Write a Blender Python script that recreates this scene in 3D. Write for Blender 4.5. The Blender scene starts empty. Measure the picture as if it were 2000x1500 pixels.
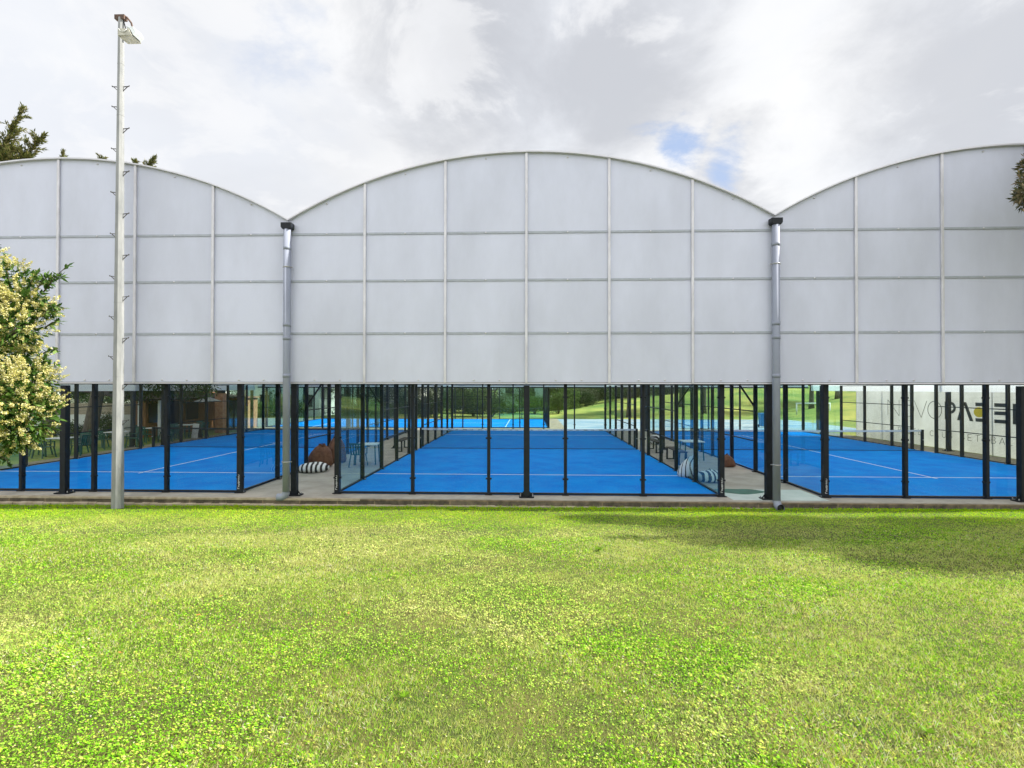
import bpy, math, random
import numpy as np
from mathutils import Vector, Matrix
random.seed(7); rng = np.random.default_rng(7)
S = bpy.context.scene
C = S.collection
# ---------------------------------------------------------------- camera
CAM = Vector((0.06, -13.32, 2.783)); FPX = 995.2
YAW, PIT, ROL = -0.0340, 0.0084, 0.0011
Fv = Vector((math.sin(YAW)*math.cos(PIT), math.cos(YAW)*math.cos(PIT), math.sin(PIT)))
Rv0 = Vector((math.cos(YAW), -math.sin(YAW), 0)); Uv0 = Rv0.cross(Fv)
Rv = Rv0*math.cos(ROL)+Uv0*math.sin(ROL); Uv = Uv0*math.cos(ROL)-Rv0*math.sin(ROL)
cd = bpy.data.cameras.new('camera'); cam = bpy.data.objects.new('camera', cd); C.objects.link(cam)
m = Matrix((Rv, Uv, -Fv)).transposed().to_4x4(); m.translation = CAM; cam.matrix_world = m
cd.sensor_width = 36; cd.lens = FPX/2000*36; cd.clip_end = 2000; cd.clip_start = 0.05
S.camera = cam
def ray(u, v): return (Fv + Rv*((u-1000)/FPX) + Uv*((750-v)/FPX))
def at(u, v, Y):
    r = ray(u, v); return CAM + r*((Y-CAM.y)/r.y)
def at_x(u, v, X):
    r = ray(u, v); return CAM + r*((X-CAM.x)/r.x)
# ---------------------------------------------------------------- light
SUN_EL = math.radians(42); SD = Vector((math.cos(SUN_EL), 0.042, math.sin(SUN_EL))).normalized()
W = bpy.data.worlds.new('World'); S.world = W; W.use_nodes = True
nt = W.node_tree; N = nt.nodes; L = nt.links; N.clear()
def nd(t, **k):
    n = N.new(t)
    for a, b in k.items(): setattr(n, a, b)
    return n
def mth(op, a, b=None, c=None, clamp=False):
    n = nd('ShaderNodeMath', operation=op); n.use_clamp = clamp
    for i, x in enumerate((a, b, c)):
        if x is None: continue
        if isinstance(x, (int, float)): n.inputs[i].default_value = x
        else: L.new(x, n.inputs[i])
    return n.outputs[0]
def mixc(f, a, b):
    n = nd('ShaderNodeMix', data_type='RGBA')
    if isinstance(f, (int, float)): n.inputs[0].default_value = f
    else: L.new(f, n.inputs[0])
    for i, x in ((6, a), (7, b)):
        if isinstance(x, tuple): n.inputs[i].default_value = (*x, 1)
        else: L.new(x, n.inputs[i])
    return n.outputs[2]
def ramp(x, lo, hi):
    n = nd('ShaderNodeMapRange', interpolation_type='SMOOTHSTEP'); L.new(x, n.inputs[0])
    n.inputs[1].default_value = lo; n.inputs[2].default_value = hi; return n.outputs[0]
sky = nd('ShaderNodeTexSky', sky_type='NISHITA'); sky.sun_disc = False
sky.sun_elevation = SUN_EL; sky.sun_rotation = math.radians(90)
tc = nd('ShaderNodeTexCoord')
sep = nd('ShaderNodeSeparateXYZ'); L.new(tc.outputs['Generated'], sep.inputs[0])
zz = mth('MAXIMUM', sep.outputs[2], 0.0); zz = mth('ADD', zz, 0.28)
px = mth('DIVIDE', sep.outputs[0], zz); py = mth('DIVIDE', sep.outputs[1], zz)
cmb = nd('ShaderNodeCombineXYZ'); L.new(px, cmb.inputs[0]); L.new(py, cmb.inputs[1])
def noise(vec, sc, det, rough=0.5, dist=0.0, off=(0, 0, 0)):
    mp = nd('ShaderNodeMapping'); L.new(vec, mp.inputs[0]); mp.inputs[1].default_value = off
    n = nd('ShaderNodeTexNoise'); L.new(mp.outputs[0], n.inputs['Vector'])
    n.inputs['Scale'].default_value = sc; n.inputs['Detail'].default_value = det
    n.inputs['Roughness'].default_value = rough; n.inputs['Distortion'].default_value = dist
    return n.outputs['Fac']
n1 = noise(cmb.outputs[0], 1.3, 9, 0.55, 0.35, (3.1, 1.7, 0)); n2 = noise(cmb.outputs[0], 3.6, 9, 0.6, 0.3, (7.7, 2.2, 4))
n3 = noise(cmb.outputs[0], 0.9, 5, 0.5, 0.2, (1.2, 9.0, 2))
def blob(u, v, inner, outer, wob=0.10):     # soft patch of sky round one direction, its rim ragged by noise
    d = ray(u, v).normalized()
    vd = nd('ShaderNodeVectorMath', operation='DOT_PRODUCT'); L.new(tc.outputs['Generated'], vd.inputs[0]); vd.inputs[1].default_value = d
    a = mth('ARCCOSINE', mth('MINIMUM', vd.outputs['Value'], 0.99999))
    a = mth('ADD', a, mth('MULTIPLY', mth('SUBTRACT', n2, 0.5), wob*4))
    return ramp(a, outer, inner)
grey = mth('MAXIMUM', blob(900, 90, 0.03, 0.27), mth('MULTIPLY', blob(1200, 110, 0.02, 0.22), 0.95))
grey = mth('MAXIMUM', grey, mth('MULTIPLY', blob(1960, 150, 0.03, 0.24), 0.8))
grey = mth('MAXIMUM', grey, mth('MULTIPLY', blob(1400, 360, 0.02, 0.12), 0.6))
grey = mth('MAXIMUM', grey, mth('MULTIPLY', ramp(n3, 0.52, 0.74), 0.35))
cl = mixc(ramp(n1, 0.36, 0.66), (0.87, 0.90, 0.96), (1.0, 1.005, 1.015))
cl = mixc(mth('MULTIPLY', grey, 0.85), cl, (0.56, 0.58, 0.63))
cl = mixc(mth('MULTIPLY', ramp(n2, 0.50, 0.60), 0.5), cl, (0.98, 0.985, 1.0))
hole = mth('MAXIMUM', blob(1325, 312, 0.0, 0.05, 0.07), mth('MULTIPLY', blob(545, 40, 0.0, 0.10, 0.15), 0.35))
hole = mth('MAXIMUM', hole, mth('MULTIPLY', blob(1415, 325, 0.0, 0.045, 0.06), 0.9))
blue = mixc(0.75, sky.outputs[0], (2.7, 3.5, 5.2))
CLV = 5.6
back = mth('ADD', 1.0, mth('MULTIPLY', ramp(sep.outputs[1], 0.05, -0.55), 0.55))   # sky behind the camera brightened as added fill light for the facade
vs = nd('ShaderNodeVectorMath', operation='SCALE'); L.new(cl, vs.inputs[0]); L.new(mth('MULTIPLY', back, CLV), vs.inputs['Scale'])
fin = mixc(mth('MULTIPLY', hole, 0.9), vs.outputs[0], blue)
bg = nd('ShaderNodeBackground'); L.new(fin, bg.inputs[0]); bg.inputs[1].default_value = 0.1
wo = nd('ShaderNodeOutputWorld'); L.new(bg.outputs[0], wo.inputs[0])
sl = bpy.data.lights.new('sun', 'SUN'); sl.energy = 5.0; sl.angle = math.radians(0.6); sl.color = (1.0, 0.955, 0.87)
so = bpy.data.objects.new('sun', sl); C.objects.link(so); so.rotation_euler = SD.to_track_quat('Z', 'Y').to_euler(); so.location = (20, -10, 30)
S.view_settings.view_transform = 'Standard'; S.view_settings.look = 'None'
S.view_settings.exposure = 0.85; S.view_settings.gamma = 1
S.cycles.use_denoising = True; S.cycles.denoising_input_passes = 'RGB_ALBEDO_NORMAL'; S.cycles.transparent_max_bounces = 40; S.cycles.max_bounces = 7
S.cycles.caustics_reflective = False; S.cycles.caustics_refractive = False; S.cycles.sample_clamp_indirect = 6
# ---------------------------------------------------------------- materials
def mat(name, col, rough=0.6, metal=0.0, var=0.0, scale=4.0, bump=0.0, bscale=60.0, col2=None, transl=0.0, spec=0.5, stretch=None):
    M = bpy.data.materials.new(name); M.use_nodes = True; t = M.node_tree; n = t.nodes; l = t.links
    b = n['Principled BSDF']; b.inputs['Roughness'].default_value = rough; b.inputs['Metallic'].default_value = metal
    b.inputs['Base Color'].default_value = (*col, 1); b.inputs['Specular IOR Level'].default_value = spec
    tx = n.new('ShaderNodeTexCoord'); mp = n.new('ShaderNodeMapping'); l.new(tx.outputs['Object'], mp.inputs[0])
    if stretch: mp.inputs[3].default_value = stretch
    if var > 0 or col2:
        no = n.new('ShaderNodeTexNoise'); no.inputs['Scale'].default_value = scale; no.inputs['Detail'].default_value = 7
        no.inputs['Roughness'].default_value = 0.62; l.new(mp.outputs[0], no.inputs['Vector'])
        mr = n.new('ShaderNodeMapRange'); mr.inputs[1].default_value = 0.36; mr.inputs[2].default_value = 0.64
        l.new(no.outputs['Fac'], mr.inputs[0])
        mx = n.new('ShaderNodeMix'); mx.data_type = 'RGBA'; l.new(mr.outputs[0], mx.inputs[0])
        c2 = col2 or tuple(min(1, c*(1+var)) for c in col); c1 = col if col2 else tuple(c*(1-var) for c in col)
        mx.inputs[6].default_value = (*c1, 1); mx.inputs[7].default_value = (*c2, 1); l.new(mx.outputs[2], b.inputs['Base Color'])
    if bump > 0:
        nb = n.new('ShaderNodeTexNoise'); nb.inputs['Scale'].default_value = bscale; nb.inputs['Detail'].default_value = 5
        l.new(mp.outputs[0], nb.inputs['Vector'])
        bp = n.new('ShaderNodeBump'); bp.inputs['Strength'].default_value = bump; bp.inputs['Distance'].default_value = 0.02
        l.new(nb.outputs['Fac'], bp.inputs['Height']); l.new(bp.outputs[0], b.inputs['Normal'])
    if transl > 0:
        tr = n.new('ShaderNodeBsdfTranslucent'); sh = n.new('ShaderNodeMixShader'); sh.inputs[0].default_value = transl
        src = b.inputs['Base Color']
        if src.links: l.new(src.links[0].from_socket, tr.inputs[0])
        else: tr.inputs[0].default_value = (*col, 1)
        l.new(b.outputs[0], sh.inputs[1]); l.new(tr.outputs[0], sh.inputs[2]); l.new(sh.outputs[0], n['Material Output'].inputs[0])
    return M
M = {}
M['clad'] = mat('cladding', (0.725, 0.75, 0.875), 0.42, var=0.06, scale=0.8, transl=0.14, stretch=(1, 1, 0.4))
M['seam'] = mat('seam_profile', (0.42, 0.45, 0.51), 0.5, var=0.08, scale=6)
M['rim'] = mat('rim_aluminium', (0.70, 0.69, 0.74), 0.35, metal=0.15, var=0.04)
M['mull'] = mat('mullion_galvanised', (0.68, 0.67, 0.71), 0.42, metal=0.15, var=0.12, scale=9, stretch=(1, 1, 0.3))
M['memb'] = mat('roof_membrane', (0.90, 0.90, 0.90), 0.6, transl=0.6)
M['steel'] = mat('dark_steel', (0.011, 0.014, 0.019), 0.5, var=0.25, scale=7, spec=0.3)
M['bolt'] = mat('bolt_zinc', (0.45, 0.45, 0.45), 0.35, metal=0.8)
M['pipe'] = mat('grey_pvc', (0.30, 0.325, 0.40), 0.6, var=0.10, scale=3, spec=0.25, stretch=(1, 1, 0.3))
M['galv'] = mat('galvanised_pole', (0.25, 0.26, 0.26), 0.55, metal=0.1, col2=(0.36, 0.365, 0.36), scale=7, stretch=(1, 1, 0.25))
M['rust'] = mat('rusty_steel', (0.12, 0.075, 0.055), 0.8, var=0.4, scale=30, bump=0.4)
M['turf'] = mat('blue_turf', (0.0, 0.19, 0.68), 0.85, col2=(0.0, 0.265, 0.76), scale=1.1, bump=0.25, bscale=220, spec=0.1)
M['line'] = mat('white_line', (0.78, 0.82, 0.86), 0.7, var=0.05, scale=8)
M['conc'] = mat('concrete_floor', (0.30, 0.27, 0.225), 0.8, col2=(0.42, 0.38, 0.32), scale=1.6, bump=0.06, bscale=90)
M['kerb'] = mat('kerb_blocks', (0.09, 0.075, 0.055), 0.9, col2=(0.21, 0.165, 0.115), scale=5, bump=0.8, bscale=45)
M['ledge'] = mat('mortar_and_sunlit_lip', (0.34, 0.27, 0.18), 0.9, col2=(0.50, 0.42, 0.31), scale=5, bump=0.7, bscale=60)  # footing mortar, and the tan that paints sunlight on the kerb top
M['pale'] = mat('pale_paint', (0.42, 0.50, 0.46), 0.5, col2=(0.52, 0.58, 0.54), scale=3)
M['green_mat'] = mat('green_mat', (0.035, 0.12, 0.085), 0.7, var=0.2)
M['soil'] = mat('lawn_soil', (0.05, 0.07, 0.008), 0.95, col2=(0.12, 0.11, 0.025), scale=2.2, bump=0.5, bscale=70)
M['park'] = mat('park_grass', (0.08, 0.17, 0.016), 0.9, col2=(0.34, 0.34, 0.06), scale=0.19, bump=0.6, bscale=12)
M['dirt'] = mat('sandy_dirt', (0.20, 0.17, 0.12), 0.95, col2=(0.32, 0.28, 0.20), scale=2.2, bump=0.5, bscale=40)
M['wet'] = mat('pale_blue_apron', (0.16, 0.33, 0.50), 0.25, col2=(0.55, 0.62, 0.66), scale=0.55, stretch=(0.5, 1.6, 1))
M['brown'] = mat('brown_fabric', (0.15, 0.068, 0.036), 0.85, var=0.25, scale=9, bump=0.35, bscale=14)
M['band'] = mat('net_band', (0.75, 0.77, 0.78), 0.7)
M['ink'] = mat('black_print', (0.02, 0.02, 0.022), 0.7)
M['oliveink'] = mat('dark_print', (0.055, 0.062, 0.052), 0.7, var=0.1)
M['yellow'] = mat('yellow_print', (0.95, 0.72, 0.05), 0.6)
M['banner'] = mat('banner_vinyl', (0.56, 0.545, 0.51), 0.6, col2=(0.70, 0.69, 0.66), scale=0.9, transl=0.3, stretch=(1, 1, 0.6), bump=0.15, bscale=3)
M['plastic_green'] = mat('green_plastic', (0.012, 0.085, 0.055), 0.35, var=0.1)
M['tabletop'] = mat('white_laminate', (0.72, 0.72, 0.69), 0.45, var=0.04)
M['wood'] = mat('brown_timber', (0.19, 0.08, 0.034), 0.7, col2=(0.36, 0.17, 0.075), scale=3, stretch=(6, 6, 0.6), bump=0.3)
M['darkwood'] = mat('dark_timber', (0.035, 0.022, 0.016), 0.8, var=0.3, stretch=(6, 6, 0.6))
M['brick'] = mat('orange_brick', (0.36, 0.15, 0.075), 0.85, col2=(0.50, 0.25, 0.13), scale=5, bump=0.4)
M['whitewall'] = mat('white_render', (0.74, 0.73, 0.70), 0.85, var=0.06, scale=1.2, bump=0.1)
M['greywall'] = mat('grey_render', (0.48, 0.48, 0.46), 0.85, var=0.08, scale=1)
M['window'] = mat('window_dark', (0.03, 0.035, 0.04), 0.12)
M['tile'] = mat('roof_tiles', (0.33, 0.16, 0.10), 0.85, var=0.25, scale=8)
M['hoard'] = mat('beige_hoarding', (0.42, 0.34, 0.26), 0.8, var=0.15, scale=2, stretch=(0.4, 0.4, 5))
M['bark'] = mat('bark', (0.075, 0.055, 0.04), 0.95, col2=(0.15, 0.12, 0.09), scale=7, stretch=(3, 3, 0.5), bump=0.9, bscale=20)
M['bluebin'] = mat('blue_bin_plastic', (0.02, 0.18, 0.42), 0.5, var=0.1)
M['lampglass'] = mat('floodlight_glass', (0.62, 0.66, 0.66), 0.08, spec=0.8)
M['lampbody'] = mat('floodlight_body', (0.42, 0.41, 0.33), 0.4, metal=0.5, var=0.3, scale=12)
M['peg'] = mat('dull_peg_steel', (0.07, 0.06, 0.055), 0.6, var=0.3, scale=20)
M['canvas'] = mat('grey_canvas', (0.30, 0.30, 0.29), 0.8, var=0.1)
def kerb_blocks():
    m_ = M['kerb']; n = m_.node_tree.nodes; l = m_.node_tree.links; b = n['Principled BSDF']
    prev = b.inputs['Base Color'].links[0].from_socket
    tx = n.new('ShaderNodeTexCoord'); sx = n.new('ShaderNodeSeparateXYZ'); cx = n.new('ShaderNodeCombineXYZ')
    l.new(tx.outputs['Object'], sx.inputs[0]); l.new(sx.outputs[0], cx.inputs[0]); l.new(sx.outputs[2], cx.inputs[1])
    nz = n.new('ShaderNodeTexNoise'); nz.inputs['Scale'].default_value = 3; l.new(tx.outputs['Object'], nz.inputs['Vector'])
    ad = n.new('ShaderNodeVectorMath'); ad.operation = 'MULTIPLY_ADD'; ad.inputs[1].default_value = (0.05,)*3
    l.new(nz.outputs['Color'], ad.inputs[0]); l.new(cx.outputs[0], ad.inputs[2])
    br = n.new('ShaderNodeTexBrick'); br.inputs['Scale'].default_value = 1; br.inputs['Brick Width'].default_value = 0.95
    br.inputs['Row Height'].default_value = 0.23; br.inputs['Mortar Size'].default_value = 0.017
    br.inputs['Color1'].default_value = (1, 1, 1, 1); br.inputs['Color2'].default_value = (0.6, 0.6, 0.62, 1); br.inputs['Mortar'].default_value = (1.35, 1.25, 1.1, 1)
    l.new(ad.outputs[0], br.inputs['Vector'])
    mu = n.new('ShaderNodeMix'); mu.data_type = 'RGBA'; mu.blend_type = 'MULTIPLY'; mu.inputs[0].default_value = 1
    l.new(prev, mu.inputs[6]); l.new(br.outputs['Color'], mu.inputs[7]); l.new(mu.outputs[2], b.inputs['Base Color'])
kerb_blocks()
def glass_mat(name, tint, ior=1.45):
    m_ = bpy.data.materials.new(name); m_.use_nodes = True; n = m_.node_tree.nodes; l = m_.node_tree.links; n.clear()
    o = n.new('ShaderNodeOutputMaterial'); mx = n.new('ShaderNodeMixShader'); f = n.new('ShaderNodeFresnel'); f.inputs[0].default_value = ior
    t = n.new('ShaderNodeBsdfTransparent'); t.inputs[0].default_value = (*tint, 1)
    g = n.new('ShaderNodeBsdfGlossy'); g.inputs['Roughness'].default_value = 0.0; g.inputs[0].default_value = (0.95, 1, 1, 1)
    ge = n.new('ShaderNodeNewGeometry'); iv = n.new('ShaderNodeMath'); iv.operation = 'SUBTRACT'; iv.inputs[0].default_value = 1; l.new(ge.outputs['Backfacing'], iv.inputs[1])
    mu = n.new('ShaderNodeMath'); mu.operation = 'MULTIPLY'; l.new(f.outputs[0], mu.inputs[0]); l.new(iv.outputs[0], mu.inputs[1])
    l.new(mu.outputs[0], mx.inputs[0]); l.new(t.outputs[0], mx.inputs[1]); l.new(g.outputs[0], mx.inputs[2]); l.new(mx.outputs[0], o.inputs[0])
    return m_
M['glass'] = glass_mat('court_glass', (0.925, 0.972, 0.968), 1.36)
M['side_glass'] = glass_mat('side_court_glass', (0.84, 0.945, 0.94), 1.55)
def mesh_mat(name, cell, wire, col):
    m_ = bpy.data.materials.new(name); m_.use_nodes = True; n = m_.node_tree.nodes; l = m_.node_tree.links
    b = n['Principled BSDF']; b.inputs['Base Color'].default_value = (*col, 1); b.inputs['Roughness'].default_value = 0.5
    tx = n.new('ShaderNodeTexCoord'); sx = n.new('ShaderNodeSeparateXYZ'); l.new(tx.outputs['Object'], sx.inputs[0])
    def mm(op, a, b_):
        q = n.new('ShaderNodeMath'); q.operation = op
        for i, x in enumerate((a, b_)):
            if isinstance(x, (int, float)): q.inputs[i].default_value = x
            else: l.new(x, q.inputs[i])
        return q.outputs[0]
    h = mm('ADD', sx.outputs[0], sx.outputs[1])
    a = mm('LESS_THAN', mm('FRACT', mm('DIVIDE', mm('ADD', h, 100), cell), 0), wire/cell)
    c = mm('LESS_THAN', mm('FRACT', mm('DIVIDE', mm('ADD', sx.outputs[2], 10), cell), 0), wire/cell)
    l.new(mm('MAXIMUM', a, c), b.inputs['Alpha'])
    return m_
M['mesh'] = mesh_mat('wire_mesh', 0.05, 0.004, (0.03, 0.035, 0.04))
M['net'] = mesh_mat('net_cord', 0.045, 0.0065, (0.008, 0.012, 0.03))
def zebra():
    m_ = bpy.data.materials.new('zebra_fabric'); m_.use_nodes = True; n = m_.node_tree.nodes; l = m_.node_tree.links
    b = n['Principled BSDF']; b.inputs['Roughness'].default_value = 0.85
    tx = n.new('ShaderNodeTexCoord'); w = n.new('ShaderNodeTexWave'); w.inputs['Scale'].default_value = 2.1; w.inputs['Distortion'].default_value = 2.2
    w.inputs['Detail'].default_value = 1.5; w.inputs['Detail Scale'].default_value = 1.2; l.new(tx.outputs['Object'], w.inputs['Vector'])
    r = n.new('ShaderNodeValToRGB'); r.color_ramp.interpolation = 'CONSTANT'; r.color_ramp.elements[0].color = (0.03, 0.025, 0.025, 1)
    r.color_ramp.elements[1].position = 0.46; r.color_ramp.elements[1].color = (0.74, 0.73, 0.72, 1)
    l.new(w.outputs['Fac'], r.inputs[0]); l.new(r.outputs[0], b.inputs['Base Color']); return m_
M['zebra'] = zebra()
def pale_zebra():
    m_ = M['zebra'].copy(); r = [n for n in m_.node_tree.nodes if n.type == 'VALTORGB'][0]; r.color_ramp.elements[1].position = 0.12; return m_
M['zebra_pale'] = pale_zebra()
def tint_mat(name, transl=0.3, rough=0.55):
    m_ = bpy.data.materials.new(name); m_.use_nodes = True; n = m_.node_tree.nodes; l = m_.node_tree.links
    b = n['Principled BSDF']; b.inputs['Roughness'].default_value = rough; b.inputs['Specular IOR Level'].default_value = 0.12
    a = n.new('ShaderNodeAttribute'); a.attribute_name = 'tint'; l.new(a.outputs['Color'], b.inputs['Base Color'])
    tr = n.new('ShaderNodeBsdfTranslucent'); l.new(a.outputs['Color'], tr.inputs[0]); mx = n.new('ShaderNodeMixShader'); mx.inputs[0].default_value = transl
    l.new(b.outputs[0], mx.inputs[1]); l.new(tr.outputs[0], mx.inputs[2]); l.new(mx.outputs[0], n['Material Output'].inputs[0]); return m_
M['leaf'] = tint_mat('leaf', 0.3); M['blade'] = tint_mat('grass_blade', 0.38, 0.8); M['blade'].node_tree.nodes['Principled BSDF'].inputs['Specular IOR Level'].default_value = 0.0; M['blossom'] = tint_mat('blossom', 0.25, 0.7)
# ---------------------------------------------------------------- mesh helpers
class MB:
    def __init__(s): s.v = []; s.f = []; s.mi = []; s.mats = []; s.sm = []
    def _m(s, m_):
        if m_ not in s.mats: s.mats.append(m_)
        return s.mats.index(m_)
    def add(s, vs_, fs, m_, smooth=False):
        k = len(s.v); s.v += [tuple(x) for x in vs_]; i = s._m(m_)
        for f in fs: s.f.append([k+q for q in f]); s.mi.append(i); s.sm.append(smooth)
        return s
    def box(s, x0, x1, y0, y1, z0, z1, m_):
        v = [(x, y, z) for x in (x0, x1) for y in (y0, y1) for z in (z0, z1)]
        return s.add(v, [(0, 1, 3, 2), (4, 6, 7, 5), (0, 4, 5, 1), (2, 3, 7, 6), (0, 2, 6, 4), (1, 5, 7, 3)], m_)
    def bar(s, a, b, w, h, m_, up=(0, 0, 1)):
        a = Vector(a); b = Vector(b); d = (b-a).normalized(); u = Vector(up)
        if abs(d.dot(u)) > 0.98: u = Vector((1, 0, 0))
        r = d.cross(u).normalized()*w/2; u = r.cross(d).normalized()*h/2
        v = [p+i*r+j*u for p in (a, b) for i, j in ((-1, -1), (1, -1), (1, 1), (-1, 1))]
        return s.add(v, [(3, 2, 1, 0), (4, 5, 6, 7), (0, 1, 5, 4), (1, 2, 6, 5), (2, 3, 7, 6), (3, 0, 4, 7)], m_)
    def tube(s, pts, rad, m_, n=10, cap=True, smooth=True):
        pts = [Vector(p) for p in pts]
        rad = [rad]*len(pts) if isinstance(rad, (int, float)) else rad
        v = []; pr = None
        for i, p in enumerate(pts):
            d = (pts[min(i+1, len(pts)-1)]-pts[max(i-1, 0)]).normalized()
            if pr is None:
                pr = d.orthogonal().normalized()
            pr = (pr-d*pr.dot(d)).normalized(); q = d.cross(pr)
            for k in range(n):
                a = 2*math.pi*k/n; v.append(p+(pr*math.cos(a)+q*math.sin(a))*rad[i])
        f = [(i*n+k, i*n+(k+1) % n, (i+1)*n+(k+1) % n, (i+1)*n+k) for i in range(len(pts)-1) for k in range(n)]
        if cap: f += [tuple(range(n-1, -1, -1)), tuple((len(pts)-1)*n+k for k in range(n))]
        return s.add(v, f, m_, smooth)
    def ext(s, poly, n, t, m_):   # extrude polygon (3-D points, CCW seen from +n) by t along -n
        k = len(poly); n = Vector(n)
        v = [Vector(p) for p in poly]+[Vector(p)-n*t for p in poly]
        return s.add(v, [tuple(range(k)), tuple(range(2*k-1, k-1, -1))]+[(i, k+i, k+(i+1) % k, (i+1) % k) for i in range(k)], m_)
    def build(s, name, parent=None, loc=None, bevel=0):
        me = bpy.data.meshes.new(name); me.from_pydata(s.v, [], s.f)
        for m_ in s.mats: me.materials.append(m_)
        me.polygons.foreach_set('material_index', s.mi); me.polygons.foreach_set('use_smooth', s.sm); me.update()
        o = bpy.data.objects.new(name, me); C.objects.link(o)
        if parent: o.parent = parent
        if loc is not None: o.location = loc
        if bevel:
            b = o.modifiers.new('bevel', 'BEVEL'); b.width = bevel; b.segments = 2; b.limit_method = 'ANGLE'
        return o
def np_mesh(name, V, F, m_, tint=None, parent=None, smooth=False):
    me = bpy.data.meshes.new(name); nv = len(V); k = F.shape[1]
    me.vertices.add(nv); me.vertices.foreach_set('co', V.astype(np.float32).ravel())
    me.loops.add(F.size); me.loops.foreach_set('vertex_index', F.astype(np.int32).ravel())
    me.polygons.add(len(F)); me.polygons.foreach_set('loop_start', np.arange(0, F.size, k, dtype=np.int32))
    me.update(calc_edges=True)
    if tint is not None:
        a = me.color_attributes.new('tint', 'FLOAT_COLOR', 'POINT')
        a.data.foreach_set('color', np.hstack([tint, np.ones((nv, 1))]).astype(np.float32).ravel())
    me.materials.append(m_); o = bpy.data.objects.new(name, me); C.objects.link(o)
    if parent: o.parent = parent
    return o
def tag(o, label, cat, group=None):
    o['label'] = label; o['category'] = cat
    if group: o['group'] = group
    return o
def thing(name, label, cat, loc=(0, 0, 0), rz=0, group=None):
    o = bpy.data.objects.new(name, None); C.objects.link(o); o.location = loc; o.rotation_euler = (0, 0, rz)
    o.empty_display_size = 0.2
    return tag(o, label, cat, group)
def struct(o, kind='structure'): o['kind'] = kind; return o
KIDS = {}
def dup(root, loc, rz=0, label=None, group=None, scale=None):
    allo = list(C.objects); kids = {}
    for o in allo:
        if o.parent: kids.setdefault(o.parent.name, []).append(o)
    def cp(o, par):
        c = o.copy(); C.objects.link(c); c.parent = par
        for ch in kids.get(o.name, []): cp(ch, c)
        return c
    r = cp(root, None); r.location = loc; r.rotation_euler = (0, 0, rz)
    if scale: r.scale = scale if not isinstance(scale, (int, float)) else (scale,)*3
    if label: r['label'] = label
    if group: r['group'] = group
    return r
# ---------------------------------------------------------------- ground
def lawn_z(x, y):
    t = np.maximum(-(y)-0.62, 0)
    return -0.185 + 0.004*x*np.clip(t*0+1, 0, 1) + 0.104*t*(1-np.exp(-t/1.2)) + 0.018*np.sin(x*0.9+1)*np.sin(y*0.8)*np.clip(t/2, 0, 1)
def grid(name, x0, x1, nx, y0, y1, ny, fz, m_):
    X, Y = np.meshgrid(np.linspace(x0, x1, nx), np.linspace(y0, y1, ny)); Z = fz(X, Y)
    V = np.stack([X, Y, Z], -1).reshape(-1, 3); i = np.arange(nx*ny).reshape(ny, nx)
    F = np.stack([i[:-1, :-1], i[:-1, 1:], i[1:, 1:], i[1:, :-1]], -1).reshape(-1, 4)
    o = np_mesh(name, V, F, m_); struct(o)
    o.data.polygons.foreach_set('use_smooth', [True]*len(o.data.polygons)); return o
grid('lawn', -45, 45, 121, -40, -0.60, 80, lawn_z, M['soil'])
def park_z(x, y):
    hill = 3.3*np.clip((x-2)/26, 0, 1)**1.2*np.clip((y-33)/22, 0, 1)
    hill2 = 2.6*np.clip((x-23)/14, 0, 1)*np.clip((y+2)/12, 0, 1)
    return -0.10 + np.maximum(hill, hill2) + 0.9*np.clip((y-60)/60, 0, 1) + 0.12*np.sin(x*0.35)*np.sin(y*0.3)*np.clip((y-34)/10, 0, 1)
grid('ground', -400, 400, 401, -0.59, 600, 301, park_z, M['park'])
b = MB().box(-60, -19, -0.565, 21.2, -0.06, 0.0, M['conc']).box(-19, -4.2, -0.519, 21.2, -0.06, 0.0, M['conc']).box(-4.2, 60, -0.565, 21.2, -0.06, 0.0, M['conc']); struct(b.build('concrete_floor'))
b = MB().box(-60, 60, -0.62, -0.566, -0.30, -0.018, M['kerb']); b.box(-60, 60, -0.566, -0.50, -0.30, -0.0605, M['kerb']); struct(b.build('kerb'))
struct(MB().box(-19, -4.2, -0.635, -0.52, -0.052, -0.005, M['ledge']).build('kerb_sunlit_lip'))  # tan lip painted in for the sunlit strip along the kerb top
b = MB()
for i in range(300):      # uneven mortar footing under the kerb
    x = -30+i*0.2; h = random.uniform(0.025, 0.06); d = random.uniform(0.02, 0.05)
    b.add([(x, -0.621-d, -0.32), (x+0.2, -0.621-d, -0.32), (x+0.2, -0.621, -0.16+h*0.5), (x, -0.621, -0.16+h*0.5), (x, -0.621-d, -0.19+h*0.5), (x+0.2, -0.621-d, -0.19+h*0.5)],
          [(0, 1, 5, 4), (4, 5, 2, 3)], M['ledge'])
struct(b.build('kerb_footing'))
struct(MB().box(-18.6, -17.75, 0.4, 21, 0.001, 0.006, M['dirt']).build('dirt_strip'))
struct(MB().box(-60, -18.601, -0.5, 21.19, 0.001, 0.005, M['park']).build('side_grass'))
struct(MB().box(17.9, 19.15, -0.4, 21, 0.001, 0.005, M['dirt']).build('gravel_strip'))
struct(MB().add([(19.15, -0.45, 0.012), (24, -0.45, 0.012), (24, 21.3, 0.012), (19.15, 21.3, 0.012)], [(0, 1, 2, 3)], M['park']).build('grass_strip'))
struct(MB().box(-34, 2.6, 21.2, 33.5, -0.08, 0.004, M['dirt']).build('sandy_path'))
struct(MB().box(2.6, 30, 21.2, 33.0, -0.08, 0.0, M['wet']).build('blue_paving'))
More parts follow.
